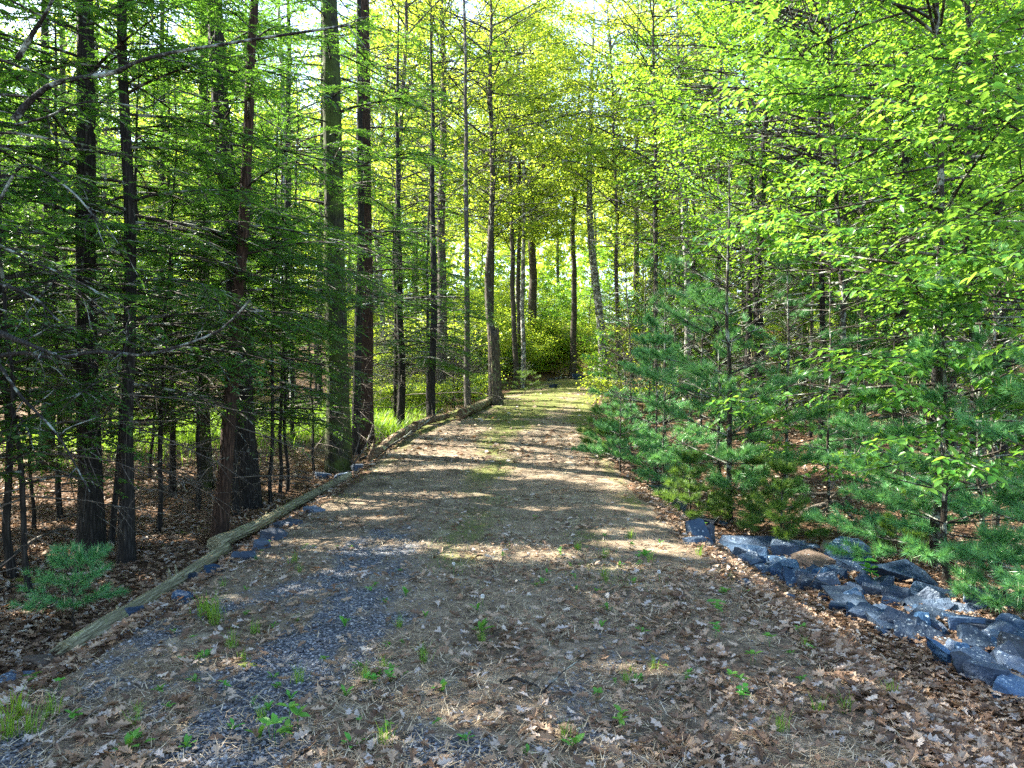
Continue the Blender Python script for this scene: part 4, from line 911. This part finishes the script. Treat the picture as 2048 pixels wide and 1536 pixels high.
RK = [ # px, py (centre), width px, height m, depth m, rz, tiltx, tilty, label
 (1310, 988, 70, .14, .35, .1, 0, 0, 'dark slab lying first in the row, under the low pine'), (1352, 1015, 55, .13, .3, .5, .2, -.5, 'leaning slab with pale streaks next to the first dark slab'),
 (1395, 1045, 70, .10, .3, 0, 0, .1, 'flat dark slab half buried near the top of the bank'), (1392, 1088, 38, .10, .2, .3, 0, 0, 'small blue wedge alone at the driveway edge'),
 (1455, 1102, 75, .11, .35, -.2, .1, .1, 'low blue slab in front of the long flat ledge stone'), (1510, 1092, 110, .12, .5, -.35, .15, .2, 'long flat speckled ledge stone on the crest of the bank'),
 (1578, 1108, 62, .24, .34, .2, 0, .1, 'bluest blocky boulder standing on the crest of the bank'), (1532, 1113, 46, .09, .22, .2, 0, .1, 'thin brownish flake wedged before the blocky boulder'),
 (1490, 1123, 40, .10, .22, .1, 0, 0, 'small dark blue stone below the low blue slab'), (1522, 1140, 34, .09, .16, .4, .2, 0, 'blackish triangular stone near a green seedling'),
 (1568, 1138, 62, .12, .32, .1, .3, .1, 'smooth tilted slab facing the driveway below the blocky boulder'), (1592, 1165, 66, .14, .3, -.2, .35, .15, 'rounded dark slab resting in leaves under the brown capped stone'),
 (1632, 1128, 82, .17, .4, .1, .05, .08, 'brown capped block with flat top'), (1678, 1120, 58, .18, .5, -.4, .35, .2, 'steep spotted slab right of the brown capped block'),
 (1610, 1098, 50, .07, .25, 0, 0, 0, 'thin pale flake on the far side of the bank'), (1715, 1140, 80, .14, .4, -.15, .2, .1, 'long dark slab below the steep spotted one'),
 (1810, 1158, 118, .20, .42, -.35, .25, .28, 'biggest slab, thickly speckled with white lichen, on the crest at right'), (1722, 1178, 30, .16, .10, .6, .3, .6, 'narrow upright sliver by a yellow green seedling'),
 (1705, 1208, 120, .12, .36, -.05, .28, .08, 'broad pale blue grey slab facing the driveway, lowest course left'), (1790, 1192, 110, .11, .22, -.25, .25, .18, 'long layered plank like slab above the broad pale one'),
 (1855, 1200, 100, .10, .4, -.3, .3, .15, 'flat slab with one large white lichen ring'), (1720, 1228, 110, .10, .3, -.1, .1, .05, 'dark underslab beneath the broad pale one'),
 (1800, 1212, 60, .08, .2, -.1, .2, .2, 'thin slab tucked between layered planks'), (1840, 1222, 90, .09, .3, -.2, .2, .1, 'middle slab with pale flakes'),
 (1895, 1222, 95, .10, .3, -.25, .25, .15, 'slab speckled with pale dots right of the middle'), (1785, 1256, 95, .13, .34, -.15, .3, .1, 'thick green grey block at the lower edge of the rocks'),
 (1850, 1240, 110, .10, .34, -.1, .3, .05, 'pale blue slab with rough grain behind the green grey block'), (1840, 1280, 85, .10, .28, -.35, .3, .25, 'long dark slab dipping into leaves at lower right'),
 (1990, 1215, 120, .16, .3, -.45, .2, .35, 'long slab slanting down to the right edge'), (1975, 1270, 85, .12, .3, -.1, .15, .1, 'flat slab with pale top near the right edge'),
 (1905, 1300, 80, .13, .3, .1, .3, .1, 'rust stained rounded stone at lower right'), (1955, 1295, 95, .12, .35, -.3, .25, .2, 'blue slab behind the rust stained stone'),
 (2025, 1285, 70, .12, .3, -.2, .2, .1, 'white flecked slab touching the right edge'), (1960, 1338, 95, .14, .36, .1, .35, .1, 'pointed slab with one pale leaf on it at lower right'),
 (2030, 1318, 70, .16, .34, .1, .3, 0, 'dark domed stone at the right edge'), (2022, 1345, 60, .14, .3, 0, .4, 0, 'grey lichened stone beneath the domed one'), (2025, 1385, 90, .12, .35, -.2, .3, .15, 'lowest blue slab at the right edge'),
 (1765, 1228, 50, .08, .2, 0, .2, 0, 'small shadowed slab among the lowest course'), (1880, 1262, 40, .10, .2, 0, 0, 0, 'mossy dark lump beside the rust stained stone'),
]
for i, (px, py, wpx, h, d, rz, tx, ty, lab) in enumerate(RK):
    rock(px, py, pw(px, py, wpx) * 1.12, h * 1.0, d * 1.12, lab, rz + .25 * math.sin(i * 2.3), (tx * .95 + .10 * math.sin(i * 1.7), ty * .95), 500 + i, 'rockbrown' if ('brown capped block' in lab or 'rust stained rounded' in lab or 'brownish' in lab) else 'rock', 'slate rocks of the right bank')
r = RNG(56)
for i in range(52):
    t = (i + r.random()) / 52; q = r.random(); px = (1390 + 650 * t) * (1 - q) + (1470 + 550 * t) * q; py = (1078 + 155 * t**.9) * (1 - q) + (1120 + 275 * t) * q
    g = G(px, py)
    if g.x - road_x(g.y) < 1.95: continue
    rock(px, py, r.uniform(.2, .42), r.uniform(.08, .17), r.uniform(.16, .34), 'broken blue grey slab wedged into the packed row of slabs on the right bank', r.uniform(-.9, .6), (r.normal(.2, .36), r.normal(.12, .36)), 1200 + i, 'rock', 'wedged slabs of the right bank', up=r.uniform(-.02, .05))
r = RNG(55)
for i in range(34):
    t = r.random(); px = 1400 + 640 * t + r.normal(0, 25); py = 1075 + 240 * t + r.normal(0, 28)
    g = G(px, py)
    if g.x - road_x(g.y) < 1.9: continue
    rock(px, py, r.uniform(.08, .2), r.uniform(.05, .1), r.uniform(.07, .18), 'small dark slate chip lying in the leaves among the larger slabs', r.uniform(0, 3), (r.normal(0, .2), r.normal(0, .2)), 600 + i, 'rock', 'slate chips between the slabs')
LR = [(268, 1240, 42, .16, .16, 'lichen spotted round stone against the near end of the pale log'), (368, 1200, 40, .08, .14, 'flat dark stone beside the log, next after the round one'), (395, 1165, 36, .14, .14, 'blocky stone leaning under the log'),
      (700, 1180, 55, .08, .2, 'flat slab in front of the blocky stone by the log'), (430, 1148, 45, .09, .15, 'grey slab tucked beneath the log midway'), (490, 1120, 46, .12, .18, 'lone dark stone beside the middle of the log'),
      (545, 1080, 50, .14, .2, 'blue stone with pale face by the upper log'), (522, 1097, 36, .10, .16, 'pale faced wedge below the blue stone'), (580, 1052, 60, .10, .2, 'long blue slab under the upper log'), (625, 1025, 50, .09, .2, 'dark slab near the far end of the log'),
      (700, 955, 60, .12, .3, 'mossy boulder between log end and rotten stump'), (725, 938, 45, .12, .25, 'dark shadowed stone before the rotten stump'), (640, 955, 40, .12, .25, 'mossy hump at the foot of the stoutest hemlock'),
      (85, 1330, 60, .07, .2, 'tan rounded stone in the leaves at lower left'), (20, 1368, 90, .06, .16, 'blue grey slab edge at the left margin')]
for i, (px, py, wpx, h, d, lab) in enumerate(LR):
    rock(px, py, pw(px, py, wpx), h, d, lab, .6 + .2 * math.sin(i), (.1, .1 * math.cos(i)), 700 + i, 'rockbrown' if 'tan rounded' in lab else 'rock', 'stones along the left log')
for i, (px, D, w, lab) in enumerate([(1150, 43, .9, 'dark boulder beside the trunk at the driveway crest'), (1105, 36, .5, 'dark stone on the left verge below the crest'), (1690, 9.4, .7, 'shadowed boulder in the hollow below the brush pile'), (1240, 17, .4, 'flat stone under the pines on the right verge')]):
    rock(0, 0, w, w * .5, w * .7, lab, i, (0, 0), 740 + i, loc=at(px, D))

# ------------------------------------------------------------------ small plants on the driveway
DAND = ([(0, .03, 0), (.25, .07, .10), (.5, .13, .15), (.75, .15, .13), (1, 0, .02), (.75, -.15, .13), (.5, -.13, .15), (.25, -.07, .10), (0, -.03, 0)], [(0, 8, 7, 1), (1, 7, 6, 2), (2, 6, 5, 3), (3, 5, 4, 4)])
def weed_mesh(kind, seed):
    r = RNG(seed); mb = MB()
    if kind == 'dandelion':
        n = r.integers(6, 10); az = np.arange(n) * 2.4 + r.normal(0, .3, n); e = r.uniform(.25, 1.1, n)
        D = np.stack([np.cos(az) * np.cos(e), np.sin(az) * np.cos(e), np.sin(e)], -1); N = np.stack([-np.cos(az) * np.sin(e), -np.sin(az) * np.sin(e), np.cos(e)], -1)
        L = r.uniform(.06, .12, n)
        tv = np.array(DAND[0]); 
        place(mb, tv, [(0, 8, 7, 1), (1, 7, 6, 2), (2, 6, 5, 3)], np.zeros((n, 3)), D, N, L)
        b = mb.n - n * 9; mb.L.append(((np.arange(n) * 9)[:, None].astype(np.int32) + np.array([[3, 5, 4]], np.int32) + b, 0, True))
    elif kind == 'seedling':
        for k in range(r.integers(2, 4)):
            q = r.normal(0, .02, 3); q[2] = 0; h = r.uniform(.05, .12); top = q + np.array([r.normal(0, .015), r.normal(0, .015), h]); tube(mb, [q, (q + top) / 2 + r.normal(0, .003, 3), top], [.002, .0018, .0012], 4, 0)
            n = r.integers(3, 6); az = np.arange(n) * 2.4 + r.uniform(0, 6); e = r.uniform(-.1, .6, n)
            D = np.stack([np.cos(az) * np.cos(e), np.sin(az) * np.cos(e), np.sin(e)], -1); place(mb, *BEECH, np.tile(top, (n, 1)), D, np.tile([0, 0, 1.0], (n, 1)) + r.normal(0, .2, (n, 3)), r.uniform(.04, .07, n))
    else:
        n = 46; az = r.uniform(0, 6.28, n); q = r.normal(0, .03, (n, 2)); blades(mb, q[:, 0], q[:, 1], np.zeros(n), r, .08, .26, .014)
    return mb.mesh('leaves', [M['weed'] if kind != 'grass tuft' else M['grass']])
WM = {k: [weed_mesh(k, 800 + 10 * j + i) for i in range(4)] for j, k in enumerate(('dandelion', 'seedling', 'grass tuft'))}
def weed(kind, p, s, label, i, group):
    o = bpy.data.objects.new(kind.replace(' ', '_'), WM[kind][i % 4]); COL.objects.link(o); o.location = (p[0], p[1], p[2] + .006); o.rotation_euler = (0, 0, i * 1.9); o.scale = (s, s, s)
    tag(o, label, 'plant' if kind != 'grass tuft' else 'grass tuft', group)
WD = [(690, 1398, 1.2), (885, 1388, 1.1), (705, 1500, 1.2), (770, 1208, 1), (812, 1195, 1), (742, 1185, .9), (750, 1172, .8), (960, 1270, 1.2), (955, 1225, 1.0), (1005, 1115, .9), (1072, 1175, 1), (1085, 1170, .8), (1268, 1170, .9), (1285, 1270, 1.2),
      (1200, 1262, 1), (1215, 1225, 1), (1240, 1138, 1), (1290, 1115, 1.2), (1155, 1100, .8), (720, 1340, .9), (850, 1238, .9), (1210, 1075, .8), (1440, 1215, 1.1), (320, 1390, 1.1), (690, 1258, 1), (545, 1260, .8), (490, 1235, .9), (255, 1510, 1.3), (520, 1485, 1.1), (372, 1500, 1), (800, 1145, .8), (1070, 1040, .8), (1120, 1105, .8), (365, 1328, .9), (410, 1320, .9), (390, 1370, .8), (1320, 1090, .9), (1150, 1505, 1)]
for i, (px, py, s) in enumerate(WD): weed('dandelion', gp(px, py), s * (.5 + .35 * ((i * 37) % 10) / 10), 'green dandelion rosette growing in the driveway litter', i, 'dandelion plants on the driveway')
SD = [(1505, 1335, 1.4), (1430, 1280, 1.2), (1440, 1235, 1.3), (1455, 1195, 1.1), (1600, 1275, 1), (1475, 1385, 1.1), (1485, 1410, 1.1), (1605, 1370, 1), (1240, 1470, 1.2), (1265, 1105, 1), (1300, 1120, 1.1), (570, 1480, 1.5), (590, 1470, 1.4), (545, 1495, 1.3), (50, 1390, 1.4), (140, 1450, 1.2), (1540, 1300, 1), (1405, 1060, 1.5), (1490, 1130, 1.2), (1195, 1405, .9), (120, 1170 + 215, 1.1)]
for i, (px, py, s) in enumerate(SD): weed('seedling', gp(px, py), s * (.5 + .3 * ((i * 53) % 10) / 10), 'bright leafy seedling poking through dead leaves', i, 'leafy seedlings in the litter')
GT = [(425, 1240, 1.0), (405, 1235, .8), (35, 1440, .8), (60, 1475, .7), (15, 1480, .8), (100, 1440, .7), (1660, 1700, .5), (1690, 1430, .5), (1560, 1470, .5), (965, 1290, .5), (1300, 1130, .6), (1400, 1115, .6), (1260, 1080, .6), (1640, 1430, .5), (1780, 1400, .5), (590, 1130, .6), (430, 1250, .7)]
for i, (px, py, s) in enumerate(GT): weed('grass tuft', gp(px, py), s, 'wispy green grass tuft at the driveway edge' if s > .75 else 'short green grass tuft among driveway litter', i, 'grass tufts on the driveway')
r = RNG(88); cl = [(r.uniform(250, 1750), r.uniform(1080, 1500)) for _ in range(22)]
for i in range(95):
    c = cl[i % 22]; px, py = c[0] + r.normal(0, 60), min(c[1] + r.normal(0, 22), 1530); g = G(px, py)
    if abs(g.x - road_x(g.y)) > 2.3: continue
    k = ('dandelion', 'seedling', 'grass tuft')[i % 3]
    weed(k, (g.x, g.y, g.z), r.uniform(.25, .6), {'dandelion': 'green dandelion rosette growing in the driveway litter', 'seedling': 'bright leafy seedling poking through dead leaves', 'grass tuft': 'short green grass tuft among driveway litter'}[k], i, {'dandelion': 'dandelion plants on the driveway', 'seedling': 'leafy seedlings in the litter', 'grass tuft': 'grass tufts on the driveway'}[k])
# yellow green seedling on the rocks, dandelion clocks, pine cones
weed('seedling', gp(1745, 1178, .05), 2.2, 'yellow green seedling growing from between the slabs', 2, None)
for i, (px, py) in enumerate([(965, 1222), (907, 1152), (1318, 1170)]):
    p = gp(px, py); root = empty('dandelion_clock', p, 0, ['white dandelion clock left of centre beside a rosette', 'white dandelion clock above a gravel patch', 'white dandelion clock near the right wheel track'][i], 'flower', 'dandelion seed heads')
    mb = MB(); tube(mb, [(0, 0, 0), (.004, 0, .05), (0, .004, .10)], [.002, .0018, .0015], 5); mb.build('stem', M['weed'], root)
    mb = MB(); r = RNG(i); n = 150; d = unit(r.normal(0, 1, (n, 3))); place(mb, [(0, .02, 0), (1, .22, 0), (1, -.22, 0)], [(0, 1, 2)], np.tile([0, .004, .102], (n, 1)), d, r.normal(0, 1, (n, 3)), .014); mb.build('seed_head', M['puff'], root)
for i, (px, py) in enumerate([(1268, 1218), (1135, 1052), (1150, 1245)]):
    p = gp(px, py); mb = MB(); z = np.linspace(-.03, .03, 9); tube(mb, np.stack([z, 0 * z, 0 * z + .014], -1), .014 * np.sqrt(1 - (z / .034)**2) + .002, 8, 0)
    r = RNG(i); n = 60; zz = r.uniform(-.026, .026, n); a = r.uniform(0, 6.28, n); N = np.stack([0 * a, np.cos(a), np.sin(a)], -1)
    place(mb, *WIDE, np.stack([zz, .012 * np.cos(a), .014 + .012 * np.sin(a)], -1), N + np.array([.8, 0, 0]), np.tile([-1.0, 0, 0], (n, 1)), .014)
    o = mb.build('pine_cone', M['cone']); o.location = p; o.rotation_euler = (0, 0, i); tag(o, ['dark pine cone right of centre on the near driveway', 'dark pine cone farther up the driveway', 'dark pine cone beside the right wheel track'][i], 'pine cone')
# moss cushions on the left forest floor and driveway
for i, (px, py, s) in enumerate([(62, 1162, .25), (330, 1090, .07), (365, 1065, .09), (375, 1288, .07), (492, 1335, .1), (1505, 1252, .1), (1400, 1225, .06)]):
    p = gp(px, py); r = RNG(i); mb = MB(); n = 10; a = np.arange(n) * 2 * math.pi / n; V = [np.array([[0, 0, s * .16]])]
    for k, (rr, zz) in enumerate(((.5, .13), (.85, .05), (1.05, -.05))): V.append(np.stack([s * rr * np.cos(a) * (1 + .25 * r.normal(0, 1, n)), s * rr * np.sin(a) * .6 * (1 + .2 * r.normal(0, 1, n)), 0 * a + s * zz], -1))
    V = np.concatenate(V); j = np.arange(n); k = (j + 1) % n
    mb.add(V, np.concatenate([np.stack([1 + n * q + j, 1 + n * q + n + j, 1 + n * q + n + k, 1 + n * q + k], -1) for q in range(2)])); mb.L.append((np.stack([0 * j, 1 + j, 1 + k], -1).astype(np.int32), 0, True))
    o = mb.build('moss_cushion', M['moss']); o.location = p; tag(o, ['yellow green moss patch by the weathered branch at far left', 'moss tuft before the slim hemlock', 'moss tuft left of the leaning trunk foot', 'moss cushion at the driveway edge below the log', 'olive moss on the left gravel', 'moss cushion in leaves below the slabs', 'tiny moss dot in the right litter'][i], 'moss')
# russet dead sprays caught in the hemlocks
for i, (px, py, D) in enumerate([(265, 345, 8.2), (530, 290, 11), (1515, 665, 13)]):
    r = RNG(900 + i); mb = MB(); P = path((0, 0, 0), [.9, .1, .15], .45, 6, .1, .03, r); tube(mb, P, np.linspace(.006, .002, 6), 4, 1, cap=False); spray(mb, P, r, .05, .2, .02, .045, RHOMB, .1, .4, .95, 0, 1)
    o = mb.build('dead_spray', [M['deadleaf'], M['twig']]); o.location = px3([(px, py, D)])[0]; tag(o, ['russet dead needle spray hung on the slim hemlock', 'tiny russet dead spray right of the flared trunk crown', 'russet dead spray caught beside the tallest young pine'][i], 'dead twig')

# ------------------------------------------------------------------ gaps cut into the crowns so that sun falls on chosen ground patches
SD = np.array([-math.cos(SUN_AZ) * math.cos(SUN_EL), math.sin(SUN_AZ) * math.cos(SUN_EL), math.sin(SUN_EL)])
DAP = [(735, 1015, .5, .22), (640, 1150, .45, .16), (1280, 1345, .32, .12), (1780, 1405, .30, .14), (500, 1110, .3, .2), (1080, 1020, .5, .2), (600, 1180, .3, .15), (80, 1110, .6, .25), (330, 1080, .5, .2), (100, 985, .8, .4), (560, 990, .6, .35), (40, 1230, .35, .15), (1640, 1130, .25, .12), (260, 1060, .4, .2)]
DAPW = [(G(a, b), sx, sy) for a, b, sx, sy in DAP]
def sun_open(x, y):
    d = x - road_x(y); rd = sstep(3.2, 2.4, np.abs(d)); n = fbm(x * .30 + 2, y * 1.0, 301, 3)
    w = rd * sstep(12.9, 13.4, y) * sstep(16.6, 15.9, y) * sstep(.36, .46, n)
    w = w + rd * sstep(16, 17, y) * sstep(.41, .49, n)
    w = w + np.exp(-(((x + 8.6) / 4.0)**2 + ((y - 22) / 4.2)**2)**2) + np.exp(-(((x + 4.3) / 1.5)**2 + ((y - 20.5) / 2.6)**2)**2)
    w = w + sstep(-2.8, -3.3, d) * sstep(6, 8, y) * sstep(18, 16, y) * sstep(.58, .66, fbm(x * 1.1, y * 1.1, 311, 3))
    w = w + sstep(2.6, 3.4, d) * sstep(6.5, 8, y) * sstep(24, 20, y) * sstep(.40, .50, fbm(x * .7, y * .7, 321, 3))
    w = w + sstep(21, 24, y) * sstep(.45, .58, fbm(x * .33, y * .33, 331, 3)) * .85
    w = w + rd * sstep(4.5, 6, y) * sstep(13.2, 12.5, y) * sstep(.60, .67, fbm(x * .55 + 7, y * 1.25, 341, 3))
    for c, sx, sy in DAPW: w = w + np.exp(-(((x - c.x) / sx)**2 + ((y - c.y) / sy)**2)**2)
    return np.clip(w, 0, 1)
def open_crowns():
    # drop leaves that would shade the chosen sun patches
    rg = RNG(5)
    for o in [o for o in SC.objects if o.type == 'MESH' and o.name.split('.')[0] == 'crown' and o.parent is not None]:
        L = o.parent.location
        if L.y > 36 or L.x > 9 or L.x < -22: continue
        me = o.data; nv = len(me.vertices); npo = len(me.polygons)
        V = np.empty(nv * 3, np.float32); me.vertices.foreach_get('co', V); V = V.reshape(-1, 3)
        Mw = np.array(Matrix.LocRotScale(o.parent.location, o.parent.rotation_euler, o.parent.scale)); Wd = V @ Mw[:3, :3].T.astype(np.float32) + Mw[:3, 3].astype(np.float32)
        ls = np.empty(npo, np.int32); lt = np.empty(npo, np.int32); mi = np.empty(npo, np.int32); lv = np.empty(len(me.loops), np.int32)
        me.polygons.foreach_get('loop_start', ls); me.polygons.foreach_get('loop_total', lt); me.polygons.foreach_get('material_index', mi); me.loops.foreach_get('vertex_index', lv)
        c = Wd[lv[ls]].astype(float); zg = height(c[:, 0], c[:, 1]); t = np.clip(c[:, 2] - zg, 0, None) / SD[2]
        gx_, gy_ = c[:, 0] - SD[0] * t, c[:, 1] - SD[1] * t
        t = (c[:, 2] - height(gx_, gy_)) / SD[2]; gx_, gy_ = c[:, 0] - SD[0] * t, c[:, 1] - SD[1] * t
        hsh = _hash(np.floor(c[:, 0] * 22), np.floor(c[:, 1] * 22 + np.floor(c[:, 2] * 22) * 131), 7)
        kill = ((mi == 0) | (lt == 3)) & (c[:, 2] - zg > 1.0) & (hsh < sun_open(gx_, gy_) * 1.25)
        if kill.mean() < .015: continue
        keep = ~kill; m2 = MB()
        for n_ in (3, 4):
            for k_ in range(3):
                q = keep & (lt == n_) & (mi == k_)
                if q.any(): m2.L.append((lv[ls[q][:, None] + np.arange(n_)], k_, True))
        used = np.zeros(nv, bool)
        for f, _, _ in m2.L: used[f.ravel()] = True
        remap = np.cumsum(used) - 1
        m2.L = [(remap[f].astype(np.int32), k_, a) for f, k_, a in m2.L]; m2.V = [V[used]]; m2.n = int(used.sum())
        o.data = m2.mesh('crown', list(me.materials))
open_crowns()

# ------------------------------------------------------------------ world, sun, camera
w = bpy.data.worlds.new('World'); SC.world = w; w.use_nodes = True; nt = w.node_tree
sky = nt.nodes.new('ShaderNodeTexSky'); sky.sky_type = 'NISHITA'; sky.sun_disc = False
sd = Vector((-math.cos(SUN_AZ) * math.cos(SUN_EL), math.sin(SUN_AZ) * math.cos(SUN_EL), math.sin(SUN_EL)))
sky.sun_elevation = SUN_EL; sky.sun_rotation = math.atan2(sd.x, sd.y); sky.air_density = 1.0; sky.dust_density = 1.2
bg = nt.nodes['Background']; nt.links.new(sky.outputs[0], bg.inputs[0]); bg.inputs[1].default_value = .09
sl = bpy.data.lights.new('sun', 'SUN'); sl.energy = 5.0; sl.angle = math.radians(.53); sl.color = (1, .93, .80)
so = bpy.data.objects.new('sun', sl); COL.objects.link(so); so.rotation_euler = sd.to_track_quat('Z', 'Y').to_euler()
cam = bpy.data.cameras.new('camera'); cam.sensor_width = 36; cam.lens = 36 * F / 2048; cam.clip_start = .05; cam.clip_end = 1500
co = bpy.data.objects.new('camera', cam); COL.objects.link(co); co.location = (0, 0, CAMZ); co.rotation_euler = (math.radians(90), 0, 0); SC.camera = co
SC.view_settings.view_transform = 'Standard'; SC.view_settings.look = 'None'; SC.view_settings.exposure = 3.15; SC.view_settings.gamma = 1
SC.render.engine = 'CYCLES'; cy = SC.cycles
cy.max_bounces = 7; cy.diffuse_bounces = 4; cy.glossy_bounces = 2; cy.transmission_bounces = 5; cy.transparent_max_bounces = 4
cy.use_denoising = False; cy.denoiser = 'OPENIMAGEDENOISE'; cy.sample_clamp_indirect = 6
cy.use_adaptive_sampling = False
